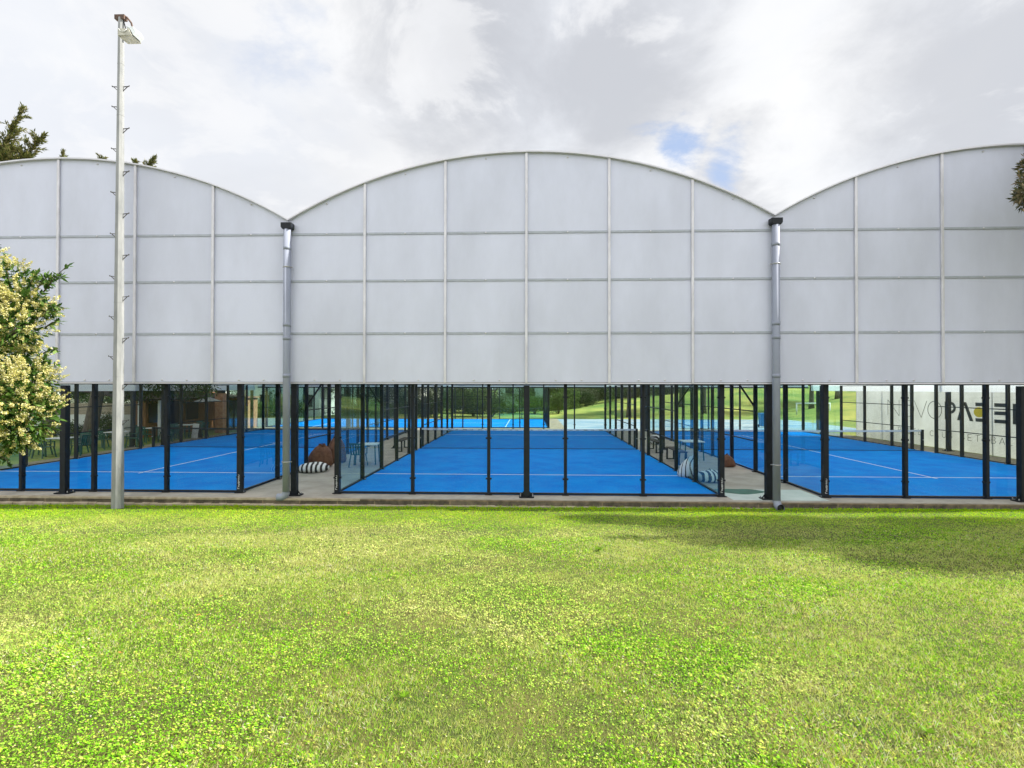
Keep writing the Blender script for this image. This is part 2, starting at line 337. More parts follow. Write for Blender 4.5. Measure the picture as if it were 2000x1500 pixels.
# ---------------------------------------------------------------- padel courts
P = 12.62
def surface(cx, cy, rz):
    o = struct(MB().box(-5, 5, -10, 10, 0.0, 0.012, M['turf']).build('court_surface')); o.location = (cx, cy, 0); o.rotation_euler.z = rz
    b = MB(); z = (0.0125, 0.016)
    for s in (-1, 1):
        b.box(-4.98, 4.98, s*6.95-0.025, s*6.95+0.025, *z, M['line'])
        y0, y1 = sorted((s*0.02, s*6.924)); b.box(-0.025, 0.025, y0, y1, *z, M['line'])
        y0, y1 = sorted((s*6.976, s*7.17)); b.box(-0.025, 0.025, y0, y1, *z, M['line'])
    o = struct(b.build('court_lines')); o.location = (cx, cy, 0); o.rotation_euler.z = rz
def make_court(cx, label):
    t = thing('court_enclosure', label, 'padel court enclosure', (cx, 10, 0.0), 0, 'glass padel court enclosures')
    def post(x, y, h, ax, clamps=(), corner=0, side=0):
        w, d = (0.08, 0.12) if ax == 'x' else (0.12, 0.08)
        if corner: w, d = 0.13, 0.14
        ox = 0.0; b = MB().box(x-w/2, x+w/2, y-d/2, y+d/2, 0.02, h, M['steel'])
        p = b.build('post', t, bevel=0.006)
        q = MB().box(x-w/2-0.05, x+w/2+0.05, y-d/2-0.012, y+d/2+0.012, 0.001, 0.02, M['steel'])
        for sx in (-1, 1): q.tube([(x+sx*(w/2+0.03), y-0.0, 0.02), (x+sx*(w/2+0.03), y, 0.05)], 0.009, M['bolt'], 6)
        q.build('base_plate', p)
        for cz in clamps:
            q = MB()
            if ax == 'x': q.box(x-w/2-0.035, x+w/2+0.035, y-0.035, y+0.035, cz-0.02, cz+0.02, M['steel'])
            else: q.box(x-0.035, x+0.035, y-d/2-0.035, y+d/2+0.035, cz-0.02, cz+0.02, M['steel'])
            q.build('clamp', p)
        return p
    cl3 = (0.42, 1.48, 2.55)
    for s in (-1, 1):
        Y = s*10
        for i in range(6):
            x = -5+2*i; post(x+(0.0), Y, 2.96 if s < 0 else 4.0, 'x', cl3, corner=i in (0, 5))
        for i in range(5):
            x = -5+2*i
            x0 = x+(0.075 if i == 0 else 0.046); x1 = x+2-(0.075 if i == 4 else 0.046)
            MB().box(x0, x1, Y-0.006, Y+0.006, 0.065, 2.95, M['glass']).build('glass_panel', t)
            if s > 0: MB().add([(x0, Y, 3.0), (x1, Y, 3.0), (x1, Y, 4.0), (x0, Y, 4.0)], [(0, 1, 2, 3)], M['mesh']).build('wire_panel', t)
        MB().box(-4.93, 4.93, Y-0.03, Y+0.03, 0.015, 0.062, M['steel']).build('bottom_rail', t)
        if s > 0: MB().box(-4.93, 4.93, Y-0.02, Y+0.02, 2.952, 2.99, M['steel']).build('top_rail', t)
    ys = [2, 4, 6, 8, 9.3, 10.7, 12, 14, 16, 18]
    for sx in (-1, 1):
        x = sx*5
        for y in ys: post(x, y-10, 2.96, 'y', cl3 if y in (2, 18) else (), 0)
        for (a, c) in ((0, 2), (2, 4), (16, 18), (18, 20)):
            a2 = a-10+(0.075 if a == 0 else 0.046); c2 = c-10-(0.075 if c == 20 else 0.046)
            MB().box(x-0.006, x+0.006, a2, c2, 0.065, 2.95, M['side_glass']).build('glass_panel', t)
            MB().box(x-0.03, x+0.03, a2, c2, 0.015, 0.062, M['steel']).build('bottom_rail', t)
        for (a, c) in ((4, 6), (6, 8), (8, 9.3), (10.7, 12), (12, 14), (14, 16)):
            a2 = a-10+0.045; c2 = c-10-0.045
            MB().add([(x, a2, 0.07), (x, c2, 0.07), (x, c2, 2.94), (x, a2, 2.94)], [(0, 1, 2, 3)], M['mesh']).build('wire_panel', t)
            for z in (0.04, 1.02, 2.02, 2.94):
                MB().bar((x, a2, z), (x, c2, z), 0.03, 0.035, M['steel']).build('side_rail', t)
        MB().bar((x, -5.95, 2.16), (x-sx*(-0.55), -5.95, 2.98), 0.05, 0.05, M['steel'], up=(0, 1, 0)).build('knee_brace', t)
    return t
court = make_court(0, 'black steel and glass padel court enclosure standing under the middle arch')
courtL = dup(court, (-P, 10, 0), 0, 'black steel and glass padel court enclosure under the left arch, beside the green chairs')
courtR = dup(court, (P, 10, 0), 0, 'black steel and glass padel court enclosure under the right arch, beside the lettered banner')
courtO = dup(court, (-8.6, 27.3, 0), math.pi/2, 'outdoor glass padel court lying crosswise behind the covered courts')
for c_ in (0, -P, P): surface(c_, 10, 0)
surface(-8.6, 27.3, math.pi/2)
# squiggle of white lettering up the corner posts
def strokes(pts_list, w, fn, m_, b, t=0.004):
    for pts in pts_list:
        for p, q in zip(pts[:-1], pts[1:]): b.bar(fn(*p), fn(*q), w, t, m_, up=fn.up)
def post_letters(o, x):
    b = MB()
    class F:
        up = Vector((0, 1, 0))
        def __call__(s, a, c): return Vector((x-c, -10.0725, 0.12+a))
    fn = F(); w = 0.0
    gl = [[(0, .0), (0, .045), (.03, .045)], [(.05, 0), (.05, .03), (.075, .03), (.075, 0)], [(.095, .03), (.095, .0), (.12, 0), (.12, .03)],
          [(.14, 0), (.14, .035)], [(.155, 0), (.155, .03), (.18, .03), (.18, 0), (.155, 0)], [(.2, 0), (.2, .03), (.225, .02)],
          [(.245, 0), (.245, .03), (.27, .03), (.27, 0)], [(.29, 0), (.31, .035), (.33, 0)], [(.35, 0), (.37, .03)]]
    strokes([[(a, c-.015) for a, c in g] for g in gl], 0.008, fn, M['band'], b)
    b.build('post_lettering', o)
post_letters(courtL, 5); post_letters(courtR, -5); post_letters(court, 5); post_letters(court, -5)
# nets
def make_net(cx, cy, rz, label, band='band', printed=True):
    t = thing('court_net', label, 'net', (cx, cy, 0.012), rz, 'nets across the blue courts')
    for sx in (-1, 1):
        p = MB().box(sx*4.93-0.045, sx*4.93+0.045, -0.05, 0.05, 0, 0.95, M['steel']).build('net_post', t, bevel=0.008)
        MB().tube([(sx*4.93, -0.05, 0.5), (sx*4.93, -0.10, 0.5)], 0.02, M['bolt'], 8).build('winder', p)
    n = 24; xs = [-4.88+9.76*i/n for i in range(n+1)]; zt = lambda x: 0.83+0.035*(x/5)**2
    b = MB()
    for a, c in zip(xs[:-1], xs[1:]): b.add([(a, 0, 0.02), (c, 0, 0.02), (c, 0, zt(c)), (a, 0, zt(a))], [(0, 1, 2, 3)], M['net'])
    b.build('net_mesh', t)
    b = MB()
    for a, c in zip(xs[:-1], xs[1:]): b.bar((a, 0, zt(a)+0.035), (c, 0, zt(c)+0.035), 0.014, 0.075, M[band])
    bd = b.build('top_band', t)
    b = MB(); r = random.Random(3)
    for i in range(28):
        x = -4.7+i*0.345
        for k in range(3 if i % 2 else 2):
            w = r.uniform(0.02, 0.05); xx = x+k*0.062
            b.box(xx, xx+w, -0.0095, -0.0075, zt(x)+0.016, zt(x)+0.044, M['ink'] if i % 2 else M['oliveink'])
    if printed: b.build('band_print', bd)
    MB().bar((-4.88, 0, 0.018), (4.88, 0, 0.018), 0.012, 0.02, M['ink']).build('bottom_cord', t)
    return t
nt_ = make_net(0, 10, 0, 'net with white printed band across the middle covered court')
make_net(-P, 10, 0, 'net with dark top band across the left covered court', 'ink', False)
make_net(P, 10, 0, 'net with plain white band across the right court, in front of the banner', 'band', False)
# ---------------------------------------------------------------- canopy
YS = -0.44
hall = thing('sports_canopy', 'grey triple arched canopy clad in translucent panels over the padel courts', 'building', (0, 0, 0))
muX = {u: at(u, 600, YS).x for u in (115, 265, 417, 564, 713, 870, 1028, 1189.5, 1352, 1511, 1670.5, 1838.5, 2003)}
xs = list(muX.values())
bayL = [2*xs[0]-xs[3], 2*xs[0]-xs[2], 2*xs[0]-xs[1], xs[0], xs[1], xs[2], xs[3]]
bayM = xs[3:10]; bayR = [xs[9], xs[10], xs[11], xs[12], 2*xs[12]-xs[11], 2*xs[12]-xs[10], 2*xs[12]-xs[9]]
ZB, Z3, Z2, Z1, ZV, ZT = 2.94, 4.212, 5.556, 6.76, 7.10, 8.77
def arch(x, a, c):
    m_ = (a+c)/2; h = (c-a)/2; s = ZT-ZV; R = (h*h+s*s)/(2*s); return ZV+math.sqrt(max(R*R-(x-m_)**2, 0))-(R-s)
def screw(b, x, z): b.tube([(x, YS-0.012, z), (x, YS-0.03, z)], 0.022, M['rim'], 8)
for bi, bay in enumerate((bayL, bayM, bayR)):
    A, B = bay[0], bay[-1]
    g = thing('gable_wall', '', ''); del g['label']; del g['category']; g.parent = hall
    for j in range(6):
        x0, x1 = bay[j]+0.004, bay[j+1]-0.004; xm = (x0+x1)/2
        for z0, z1 in ((ZB, Z3), (Z3, Z2), (Z2, Z1)):
            b = MB().add([(x0, YS-0.014, z0+0.0), (x1, YS-0.014, z0+0.0), (x1, YS-0.002, z1-0.003), (x0, YS-0.002, z1-0.003), (x0, YS+0.012, z0+0.0), (x1, YS+0.012, z0+0.0), (x1, YS+0.012, z1-0.003), (x0, YS+0.012, z1-0.003)],
                         [(0, 1, 2, 3), (7, 6, 5, 4), (0, 4, 5, 1), (3, 2, 6, 7), (0, 3, 7, 4), (1, 5, 6, 2)], M['clad'])
            screw(b, xm, z1-0.03) ;
            if z0 == ZB: screw(b, xm-0.3, z0+0.05); screw(b, xm+0.35, z0+0.05)
            b.build('cladding_panel', g)
            MB().box(x0+0.04, x1-0.04, YS-0.0225, YS-0.0155, z1-0.055, z1-0.001, M['seam']).build('seam_strip', g) if True else 0
        n = 10; top = [(x1+(x0-x1)*k/n) for k in range(n+1)]
        poly = [(x0, YS-0.012, Z1+0.0), (x1, YS-0.012, Z1+0.0)]+[(x, YS-0.012, arch(x, A, B)-0.030) for x in top]
        b = MB().ext(poly, (0, -1, 0), 0.024, M['clad']); screw(b, xm, arch(xm, A, B)-0.11); b.build('cladding_panel', g)
    for j in range(1, 6):
        x = bay[j]; MB().box(x-0.032, x+0.032, YS-0.062, YS-0.0245, ZB-0.01, arch(x, A, B)-0.030, M['mull']).build('mullion', g, bevel=0.004)
    n = 40; b = MB()
    X = [A+(B-A)*k/n for k in range(n+1)]
    v = []
    for x in X:
        z = arch(x, A, B); v += [(x, YS-0.10, z-0.028), (x, YS-0.10, z+0.006), (x, YS+0.06, z+0.006), (x, YS+0.06, z-0.028)]
    f = [(4*k+i, 4*k+4+i, 4*k+4+(i+1) % 4, 4*k+(i+1) % 4) for k in range(n) for i in range(4)]+[(3, 2, 1, 0), (4*n, 4*n+1, 4*n+2, 4*n+3)]
    b.add(v, f, M['rim']); b.build('arch_rim', g)
    MB().box(A+0.02, B-0.02, YS-0.03, YS+0.10, ZB-0.045, ZB-0.012, M['rim']).build('bottom_trim', g)
    MB().box(A+0.02, B-0.02, YS+0.101, YS+0.16, ZB-0.065, ZB-0.0, M['steel']).build('front_beam', g)
    # roof barrel and rear gable
    n = 24; X = [A+(B-A)*k/n for k in range(n+1)]; v = []
    for x in X:
        z = arch(x, A, B)
        for y, dz in ((YS+0.061, 0), (20.7, 0), (20.7, -0.03), (YS+0.061, -0.03)): v.append((x, y, z+dz))
    f = [(4*k+i, 4*k+(i+1) % 4, 4*k+4+(i+1) % 4, 4*k+4+i) for k in range(n) for i in range(4)]
    MB().add(v, f, M['memb']).build('roof_membrane', hall)
    poly = [(B, 20.66, 2.86), (A, 20.66, 2.86)]+[(x, 20.66, arch(x, A, B)-0.05) for x in X]
    gb = MB().ext(poly, (0, 1, 0), 0.02, M['memb']).build('rear_gable', hall)
    MB().box(A, B, 20.56, 20.62, 2.80, 2.88, M['steel']).build('rear_beam', hall)
    for y in (4.9, 10.1, 15.3, 20.4):      # arch ribs
        pts = [(x, y, arch(x, A, B)-0.09) for x in X]; MB().tube(pts, 0.05, M['rim'], 6).build('roof_rib', hall)
for xv, sg in ((bayL[0], -1), (bayR[-1], 1)):
    xa, xb = sorted((xv+sg*0.15, xv+sg*0.18)); MB().box(xa, xb, YS+0.17, 20.5, 2.64, ZV-0.17, M['memb']).build('sun_block_wall', hall)  # walls added to keep direct sun off the court floor
def column(x, y, w=0.15, top=ZV-0.1):
    p = MB().box(x-w/2, x+w/2, y-w/2, y+w/2, 0.03, top, M['steel']).build('column', hall, bevel=0.01)
    b = MB().box(x-0.19, x+0.19, y-0.115, y+0.115, 0.004, 0.03, M['steel'])
    for sx in (-1, 1):
        b.add([(x+sx*w/2, y-0.01, 0.03), (x+sx*0.17, y-0.01, 0.03), (x+sx*w/2, y-0.01, 0.16), (x+sx*w/2, y+0.01, 0.03), (x+sx*0.17, y+0.01, 0.03), (x+sx*w/2, y+0.01, 0.16)],
              [(0, 1, 2), (3, 5, 4), (0, 3, 4, 1), (1, 4, 5, 2), (2, 5, 3, 0)], M['steel'])
        for sy in (-1, 1): b.tube([(x+sx*0.155, y+sy*0.085, 0.03), (x+sx*0.155, y+sy*0.085, 0.075)], 0.012, M['bolt'], 6)
    b.build('base_plate', p); return p
YC = YS+0.105
for x, top in ((at(122, 955, YC).x, ZB-0.09), (at(1028.5, 955, YC).x, ZB-0.09), (at(2001, 955, YC).x, ZB-0.09), (at(573, 955, YC).x, ZV-0.15), (at(1503, 955, YC).x, ZV-0.15), (bayL[0], ZV-.15), (bayR[-1], ZV-.15)):
    column(x, YC+0.06, 0.15, top)
for x in (bayL[0]-0.3, xs[3]-0.0, xs[9]+0.0, bayR[-1]+0.5):
    for y in (10.1, 20.4): column(x, y, 0.15)
for xv in (xs[3], xs[9], bayL[0], bayR[-1]): MB().box(xv-0.14, xv+0.14, YS+0.07, 20.7, ZV-0.16, ZV-0.02, M['steel']).build('valley_gutter', hall)
def downpipe(u, top_v, ex, ey, zend):
    x = at(u, 700, YS-0.16).x; y = YS-0.16
    zt_ = at(u, top_v, y).z
    k = MB(); r = 0.088; ze = zend+0.16
    pts = [(x, y, zt_-0.02)]
    for i in range(7):
        a = i/6*math.pi/2; pts.append((x+ex*0.14*(1-math.cos(a)), y+ey*0.14*(1-math.cos(a)), ze-0.14*math.sin(a)))
    pts.append((x+ex*0.22, y+ey*0.22, ze-0.14))
    k.tube(pts[:2], r, M['pipe'], 20); d = k.build('downpipe', hall)
    MB().tube(pts[1:], r+0.004, M['pipe'], 20, cap=False).build('elbow', d)
    MB().tube([Vector(pts[-1])-Vector((ex, ey, 0))*0.05, Vector(pts[-1])-Vector((ex, ey, 0))*0.048], r*0.99, M['ink'], 16).build('pipe_mouth', d)
    for z in (zt_-0.55, zt_-2.5, 4.0, 3.05): MB().tube([(x, y, z), (x, y, z+0.09)], r+0.007, M['pipe'], 20).build('pipe_collar', d)
    for z in (zt_-1.0, 0.9): MB().tube([(x, y, z), (x, y, z+0.025)], r+0.012, M['bolt'], 20).box(x-r-0.04, x+r+0.04, y+0.02, y+0.04, z, z+0.025, M['bolt']).build('pipe_clip', d)
    h = MB().ext([(x-0.135, y-0.09, zt_+0.13), (x-0.135, y-0.09, zt_+0.02), (x-0.10, y-0.09, zt_-0.03), (x+0.10, y-0.09, zt_-0.03), (x+0.135, y-0.09, zt_+0.02), (x+0.135, y-0.09, zt_+0.13)], (0, -1, 0), 0.2, M['steel'])
    h.build('hopper', d, bevel=0.008)
downpipe(560, 446, -1, -0.0, 0.0); downpipe(1516, 437, 0.0, -1, -0.12)
# ---------------------------------------------------------------- floodlight pole
pb = at(229.5, 991, -0.95); PX, PY = pb.x, -0.95; PZ = float(lawn_z(np.array(PX), np.array(PY)))-0.05
ptop = at(226, 36, PY).z
pole = thing('floodlight_pole', 'tall tapered galvanised floodlight pole with climbing pegs standing on the lawn', 'floodlight pole', (PX, PY, PZ))
H = ptop-PZ
MB().tube([(0, 0, 0), (0, 0, H*0.33), (0, 0, H*0.66), (0, 0, H)], [0.137, 0.112, 0.09, 0.066], M['galv'], 8, smooth=False).build('pole_shaft', pole).rotation_euler.z = math.radians(22.5)
for f in (0.085, 0.27, 0.42, 0.60, 0.80, 0.905):
    r = 0.137-0.071*f+0.003; MB().tube([(0, 0, H*f), (0, 0, H*f+0.012)], r, M['galv'], 8, smooth=False).build('pole_joint', pole).rotation_euler.z = math.radians(22.5)
vs_r = [170, 252, 336, 418, 499, 580, 661, 752, 822]; vs_l = [170, 209, 291, 376, 457, 540, 619, 697]
for sgn, lst in ((1, vs_r), (-1, vs_l)):
    for v in lst:
        z = at(228, v, PY).z-PZ; r = 0.137-0.071*z/H
        a = (sgn*(r-0.02), 0, z); e = (sgn*(r+0.14), 0, z+0.01)
        MB().bar(a, e, 0.02, 0.014, M['peg']).bar((sgn*(r+0.10), 0, z), (sgn*(r-0.02), 0, z-0.11), 0.014, 0.012, M['peg'], up=(0, 1, 0)).bar(e, (e[0]+sgn*0.004, 0, z+0.035), 0.02, 0.01, M['peg'], up=(0, 1, 0)).build('climbing_peg', pole)
arm = MB().box(-0.13, 0.12, -0.06, 0.06, H-0.05, H+0.06, M['rust']).tube([(0, 0, H+0.06), (0.15, 0, H+0.02), (0.26, 0, H-0.12), (0.33, 0, H-0.38)], 0.022, M['rust'], 8)
arm.tube([(0.05, 0, H-0.02), (0.12, 0, H-0.28), (0.22, 0, H-0.42)], 0.012, M['ink'], 6)
arm.build('lamp_bracket', pole)
fl = thing('floodlight', '', ''); del fl['label']; del fl['category']; fl.parent = pole; fl.location = (0.13, -0.24, (H-0.66)*0.18-0.05); fl.scale = (0.80, 0.9, 0.82)
x0, z0 = 0.13, H-0.66
MB().ext([(x0, -0.17, z0), (x0+0.44, -0.17, z0), (x0+0.34, -0.17, z0+0.21), (x0, -0.17, z0+0.21)], (0, -1, 0), 0.36, M['lampbody']).build('lamp_housing', fl, bevel=0.012)
MB().ext([(x0+0.46, -0.15, z0+0.02), (x0+0.54, -0.13, z0+0.14), (x0+0.45, -0.13, z0+0.29), (x0+0.22, -0.15, z0+0.29), (x0+0.352, -0.15, z0+0.222)], (0, -1, 0), 0.3, M['lampglass']).build('lamp_glass', fl, bevel=0.01)
MB().tube([(x0+0.04, -0.18, z0+0.2), (x0+0.10, -0.19, z0+0.12), (x0+0.2, -0.19, z0+0.09), (x0+0.3, -0.18, z0+0.17)], 0.008, M['band'], 6).build('lamp_cable', fl)
# ---------------------------------------------------------------- foliage helpers
def leaf_quads(P0, D, Nn, ln, wd, tint):
    """lozenge leaves: base P0, direction D, side from Nn"""
    Sd = np.cross(D, Nn); Sd /= np.linalg.norm(Sd, axis=1, keepdims=True)+1e-9
    a = P0; b_ = P0+D*ln[:, None]*0.45+Sd*wd[:, None]*0.5; c = P0+D*ln[:, None]; d = P0+D*ln[:, None]*0.45-Sd*wd[:, None]*0.5
    V = np.stack([a, b_, c, d], 1).reshape(-1, 3); F = np.arange(len(P0)*4).reshape(-1, 4)
    return V, F, np.repeat(tint, 4, axis=0)
def unit(n):
    d = rng.normal(size=(n, 3)); return d/np.linalg.norm(d, axis=1, keepdims=True)
def crown(clumps, per, size, cols, aspect=0.45, droop=0.0, shell=0.55):
    Vs, Fs, Ts = [], [], []; k = 0
    for (cx, cy, cz, rx, ry, rz) in clumps:
        n = int(per*max(0.4, (rx*ry*rz)**0.66)); d = unit(n); r = shell+(1-shell)*rng.random((n, 1))**0.6
        r *= 1+0.22*np.sin(d[:, :1]*7+cx*3)*np.sin(d[:, 1:2]*6+cz)*1.0
        p = np.array([cx, cy, cz])+d*r*np.array([rx, ry, rz])
        D = d*0.6+unit(n)*0.9; D[:, 2] -= droop; D /= np.linalg.norm(D, axis=1, keepdims=True)
        ln = size*(0.6+0.8*rng.random(n)); base = np.array(cols)[rng.integers(0, len(cols), n)]
        base = base*(0.75+0.5*rng.random((n, 1)))*(0.8+0.4*rng.random())
        V, F, T = leaf_quads(p, D, unit(n), ln, ln*aspect, base); Vs.append(V); Fs.append(F+k); Ts.append(T); k += len(V)
    return np.vstack(Vs), np.vstack(Fs), np.vstack(Ts)
GREEN = [(0.05, 0.095, 0.02), (0.035, 0.07, 0.018), (0.09, 0.14, 0.03), (0.12, 0.16, 0.05)]
OLIVE = [(0.09, 0.105, 0.055), (0.13, 0.145, 0.085), (0.06, 0.075, 0.035), (0.17, 0.18, 0.12)]
DARK = [(0.022, 0.045, 0.014), (0.035, 0.06, 0.02), (0.05, 0.08, 0.022)]
BRONZE = [(0.075, 0.085, 0.018), (0.11, 0.10, 0.025), (0.045, 0.06, 0.015), (0.14, 0.115, 0.04)]
def plume(A_, E_, w, tw=18, cnt=26, ln0=0.13, cols=((0.09, 0.11, 0.025), (0.17, 0.18, 0.055), (0.08, 0.095, 0.028), (0.24, 0.21, 0.08))):
    """feathery leader: thin axis with side twigs, each set with short scale-leaves"""
    A_ = np.array(A_, float); E_ = np.array(E_, float); L_ = np.linalg.norm(E_-A_); ax = (E_-A_)/L_
    P_, D_, = [], []; twigs = [(A_, E_, w*0.22, int(cnt*3*L_/0.8))]
    for i in range(tw):
        s_ = rng.random()**0.9*0.97; p = A_+ax*L_*s_; d = ax*0.75+unit(1)[0]*0.8; d[2] += 0.25; d /= np.linalg.norm(d)
        l_ = w*(0.25+0.95*(1-s_))*(0.6+0.7*rng.random()); twigs.append((p, p+d*l_, 0.10*w+0.02, int(cnt*(0.6+l_))))
    for (a, e, r_, n_) in twigs:
        ss = rng.random(n_); d = (e-a)/(np.linalg.norm(e-a)+1e-6)
        P_.append(a+np.outer(ss, e-a)+unit(n_)*(r_*(1.1-ss)*rng.random(n_)**0.5)[:, None]); q = d*0.9+unit(n_)*0.6; D_.append(q/np.linalg.norm(q, axis=1, keepdims=True))
    P_ = np.vstack(P_); D_ = np.vstack(D_); n_ = len(P_); ln = ln0*(0.6+0.9*rng.random(n_))
    T_ = np.array(cols)[rng.integers(0, len(cols), n_)]*(0.7+0.6*rng.random((n_, 1)))
    return leaf_quads(P_, D_, unit(n_), ln, ln*0.24, T_), [(t_[0], t_[1]) for t_ in twigs]
def join(PL):
    k = 0; FF = []
    for q in PL: FF.append(q[1]+k); k += len(q[0])
    return np.vstack([q[0] for q in PL]), np.vstack(FF), np.vstack([q[2] for q in PL])
def trunk(b, base, top, r0, r1, bend=0.15, n=6, m_=None):
    base = Vector(base); top = Vector(top); pts = []; rr = []
    for i in range(n+1):
        t = i/n; p = base.lerp(top, t)+Vector((math.sin(t*3+base.x)*bend, math.cos(t*2.3+base.y)*bend, 0))*t; pts.append(p); rr.append(r0+(r1-r0)*t)
    rr[0] *= 1.25; b.tube(pts, rr, m_ or M['bark'], 10); return pts
def tree(name, label, x, y, z, h, cr, cols, trunk_r=0.16, cz=0.62, nclump=9, per=420, size=0.17, seed=0, group=None, cat='tree', aspect=0.45, squash=0.8, trunkh=None):
    r = random.Random(seed); t = thing(name, label, cat, (x, y, z), 0, group)
    b = MB(); pts = trunk(b, (0, 0, -0.2), (0, 0, (trunkh or h*cz)), trunk_r, trunk_r*0.45)
    cl = []
    for i in range(nclump):
        a = r.uniform(0, 6.28); q = r.uniform(0.25, 0.85)*cr; zz_ = h*cz+r.uniform(-0.28, 0.34)*h*(1-cz)*2
        s = cr*r.uniform(0.36, 0.6); c = (math.cos(a)*q, math.sin(a)*q, zz_, s, s, s*squash); cl.append(c)
        st = pts[-1].lerp(pts[-2], r.random()); b.tube([st, st.lerp(Vector(c[:3]), 0.5)+Vector((0, 0, 0.1)), Vector(c[:3])], [trunk_r*0.4, trunk_r*0.25, trunk_r*0.08], M['bark'], 6)
    cl.append((0, 0, h*cz+h*(1-cz)*0.55, cr*0.5, cr*0.5, h*(1-cz)*0.45))
    b.build('trunk', t); V, F, T = crown(cl, per, size, cols, aspect); np_mesh('crown', V, F, M['leaf'], T, t); return t
def shrub(label, x, y, z, rx, ry, h, cols, seed=0, per=900, size=0.12, name='shrub', group=None):
    r = random.Random(seed); t = thing(name, label, 'shrub', (x, y, z), 0, group); cl = []
    b = MB()
    for i in range(9):
        a = r.uniform(0, 6.28); q = r.uniform(0, 0.6); s = r.uniform(0.35, 0.55); c = (math.cos(a)*q*rx, math.sin(a)*q*ry, h*r.uniform(0.3, 0.68), rx*s, ry*s, h*s*0.75); cl.append(c)
        b.tube([(0.05*math.cos(a), 0.05*math.sin(a), -0.1), Vector(c[:3])*0.6, c[:3]], [0.03, 0.02, 0.008], M['bark'], 5)
    b.build('stem', t); V, F, T = crown(cl, per, size, cols); np_mesh('foliage', V, F, M['leaf'], T, t); return t
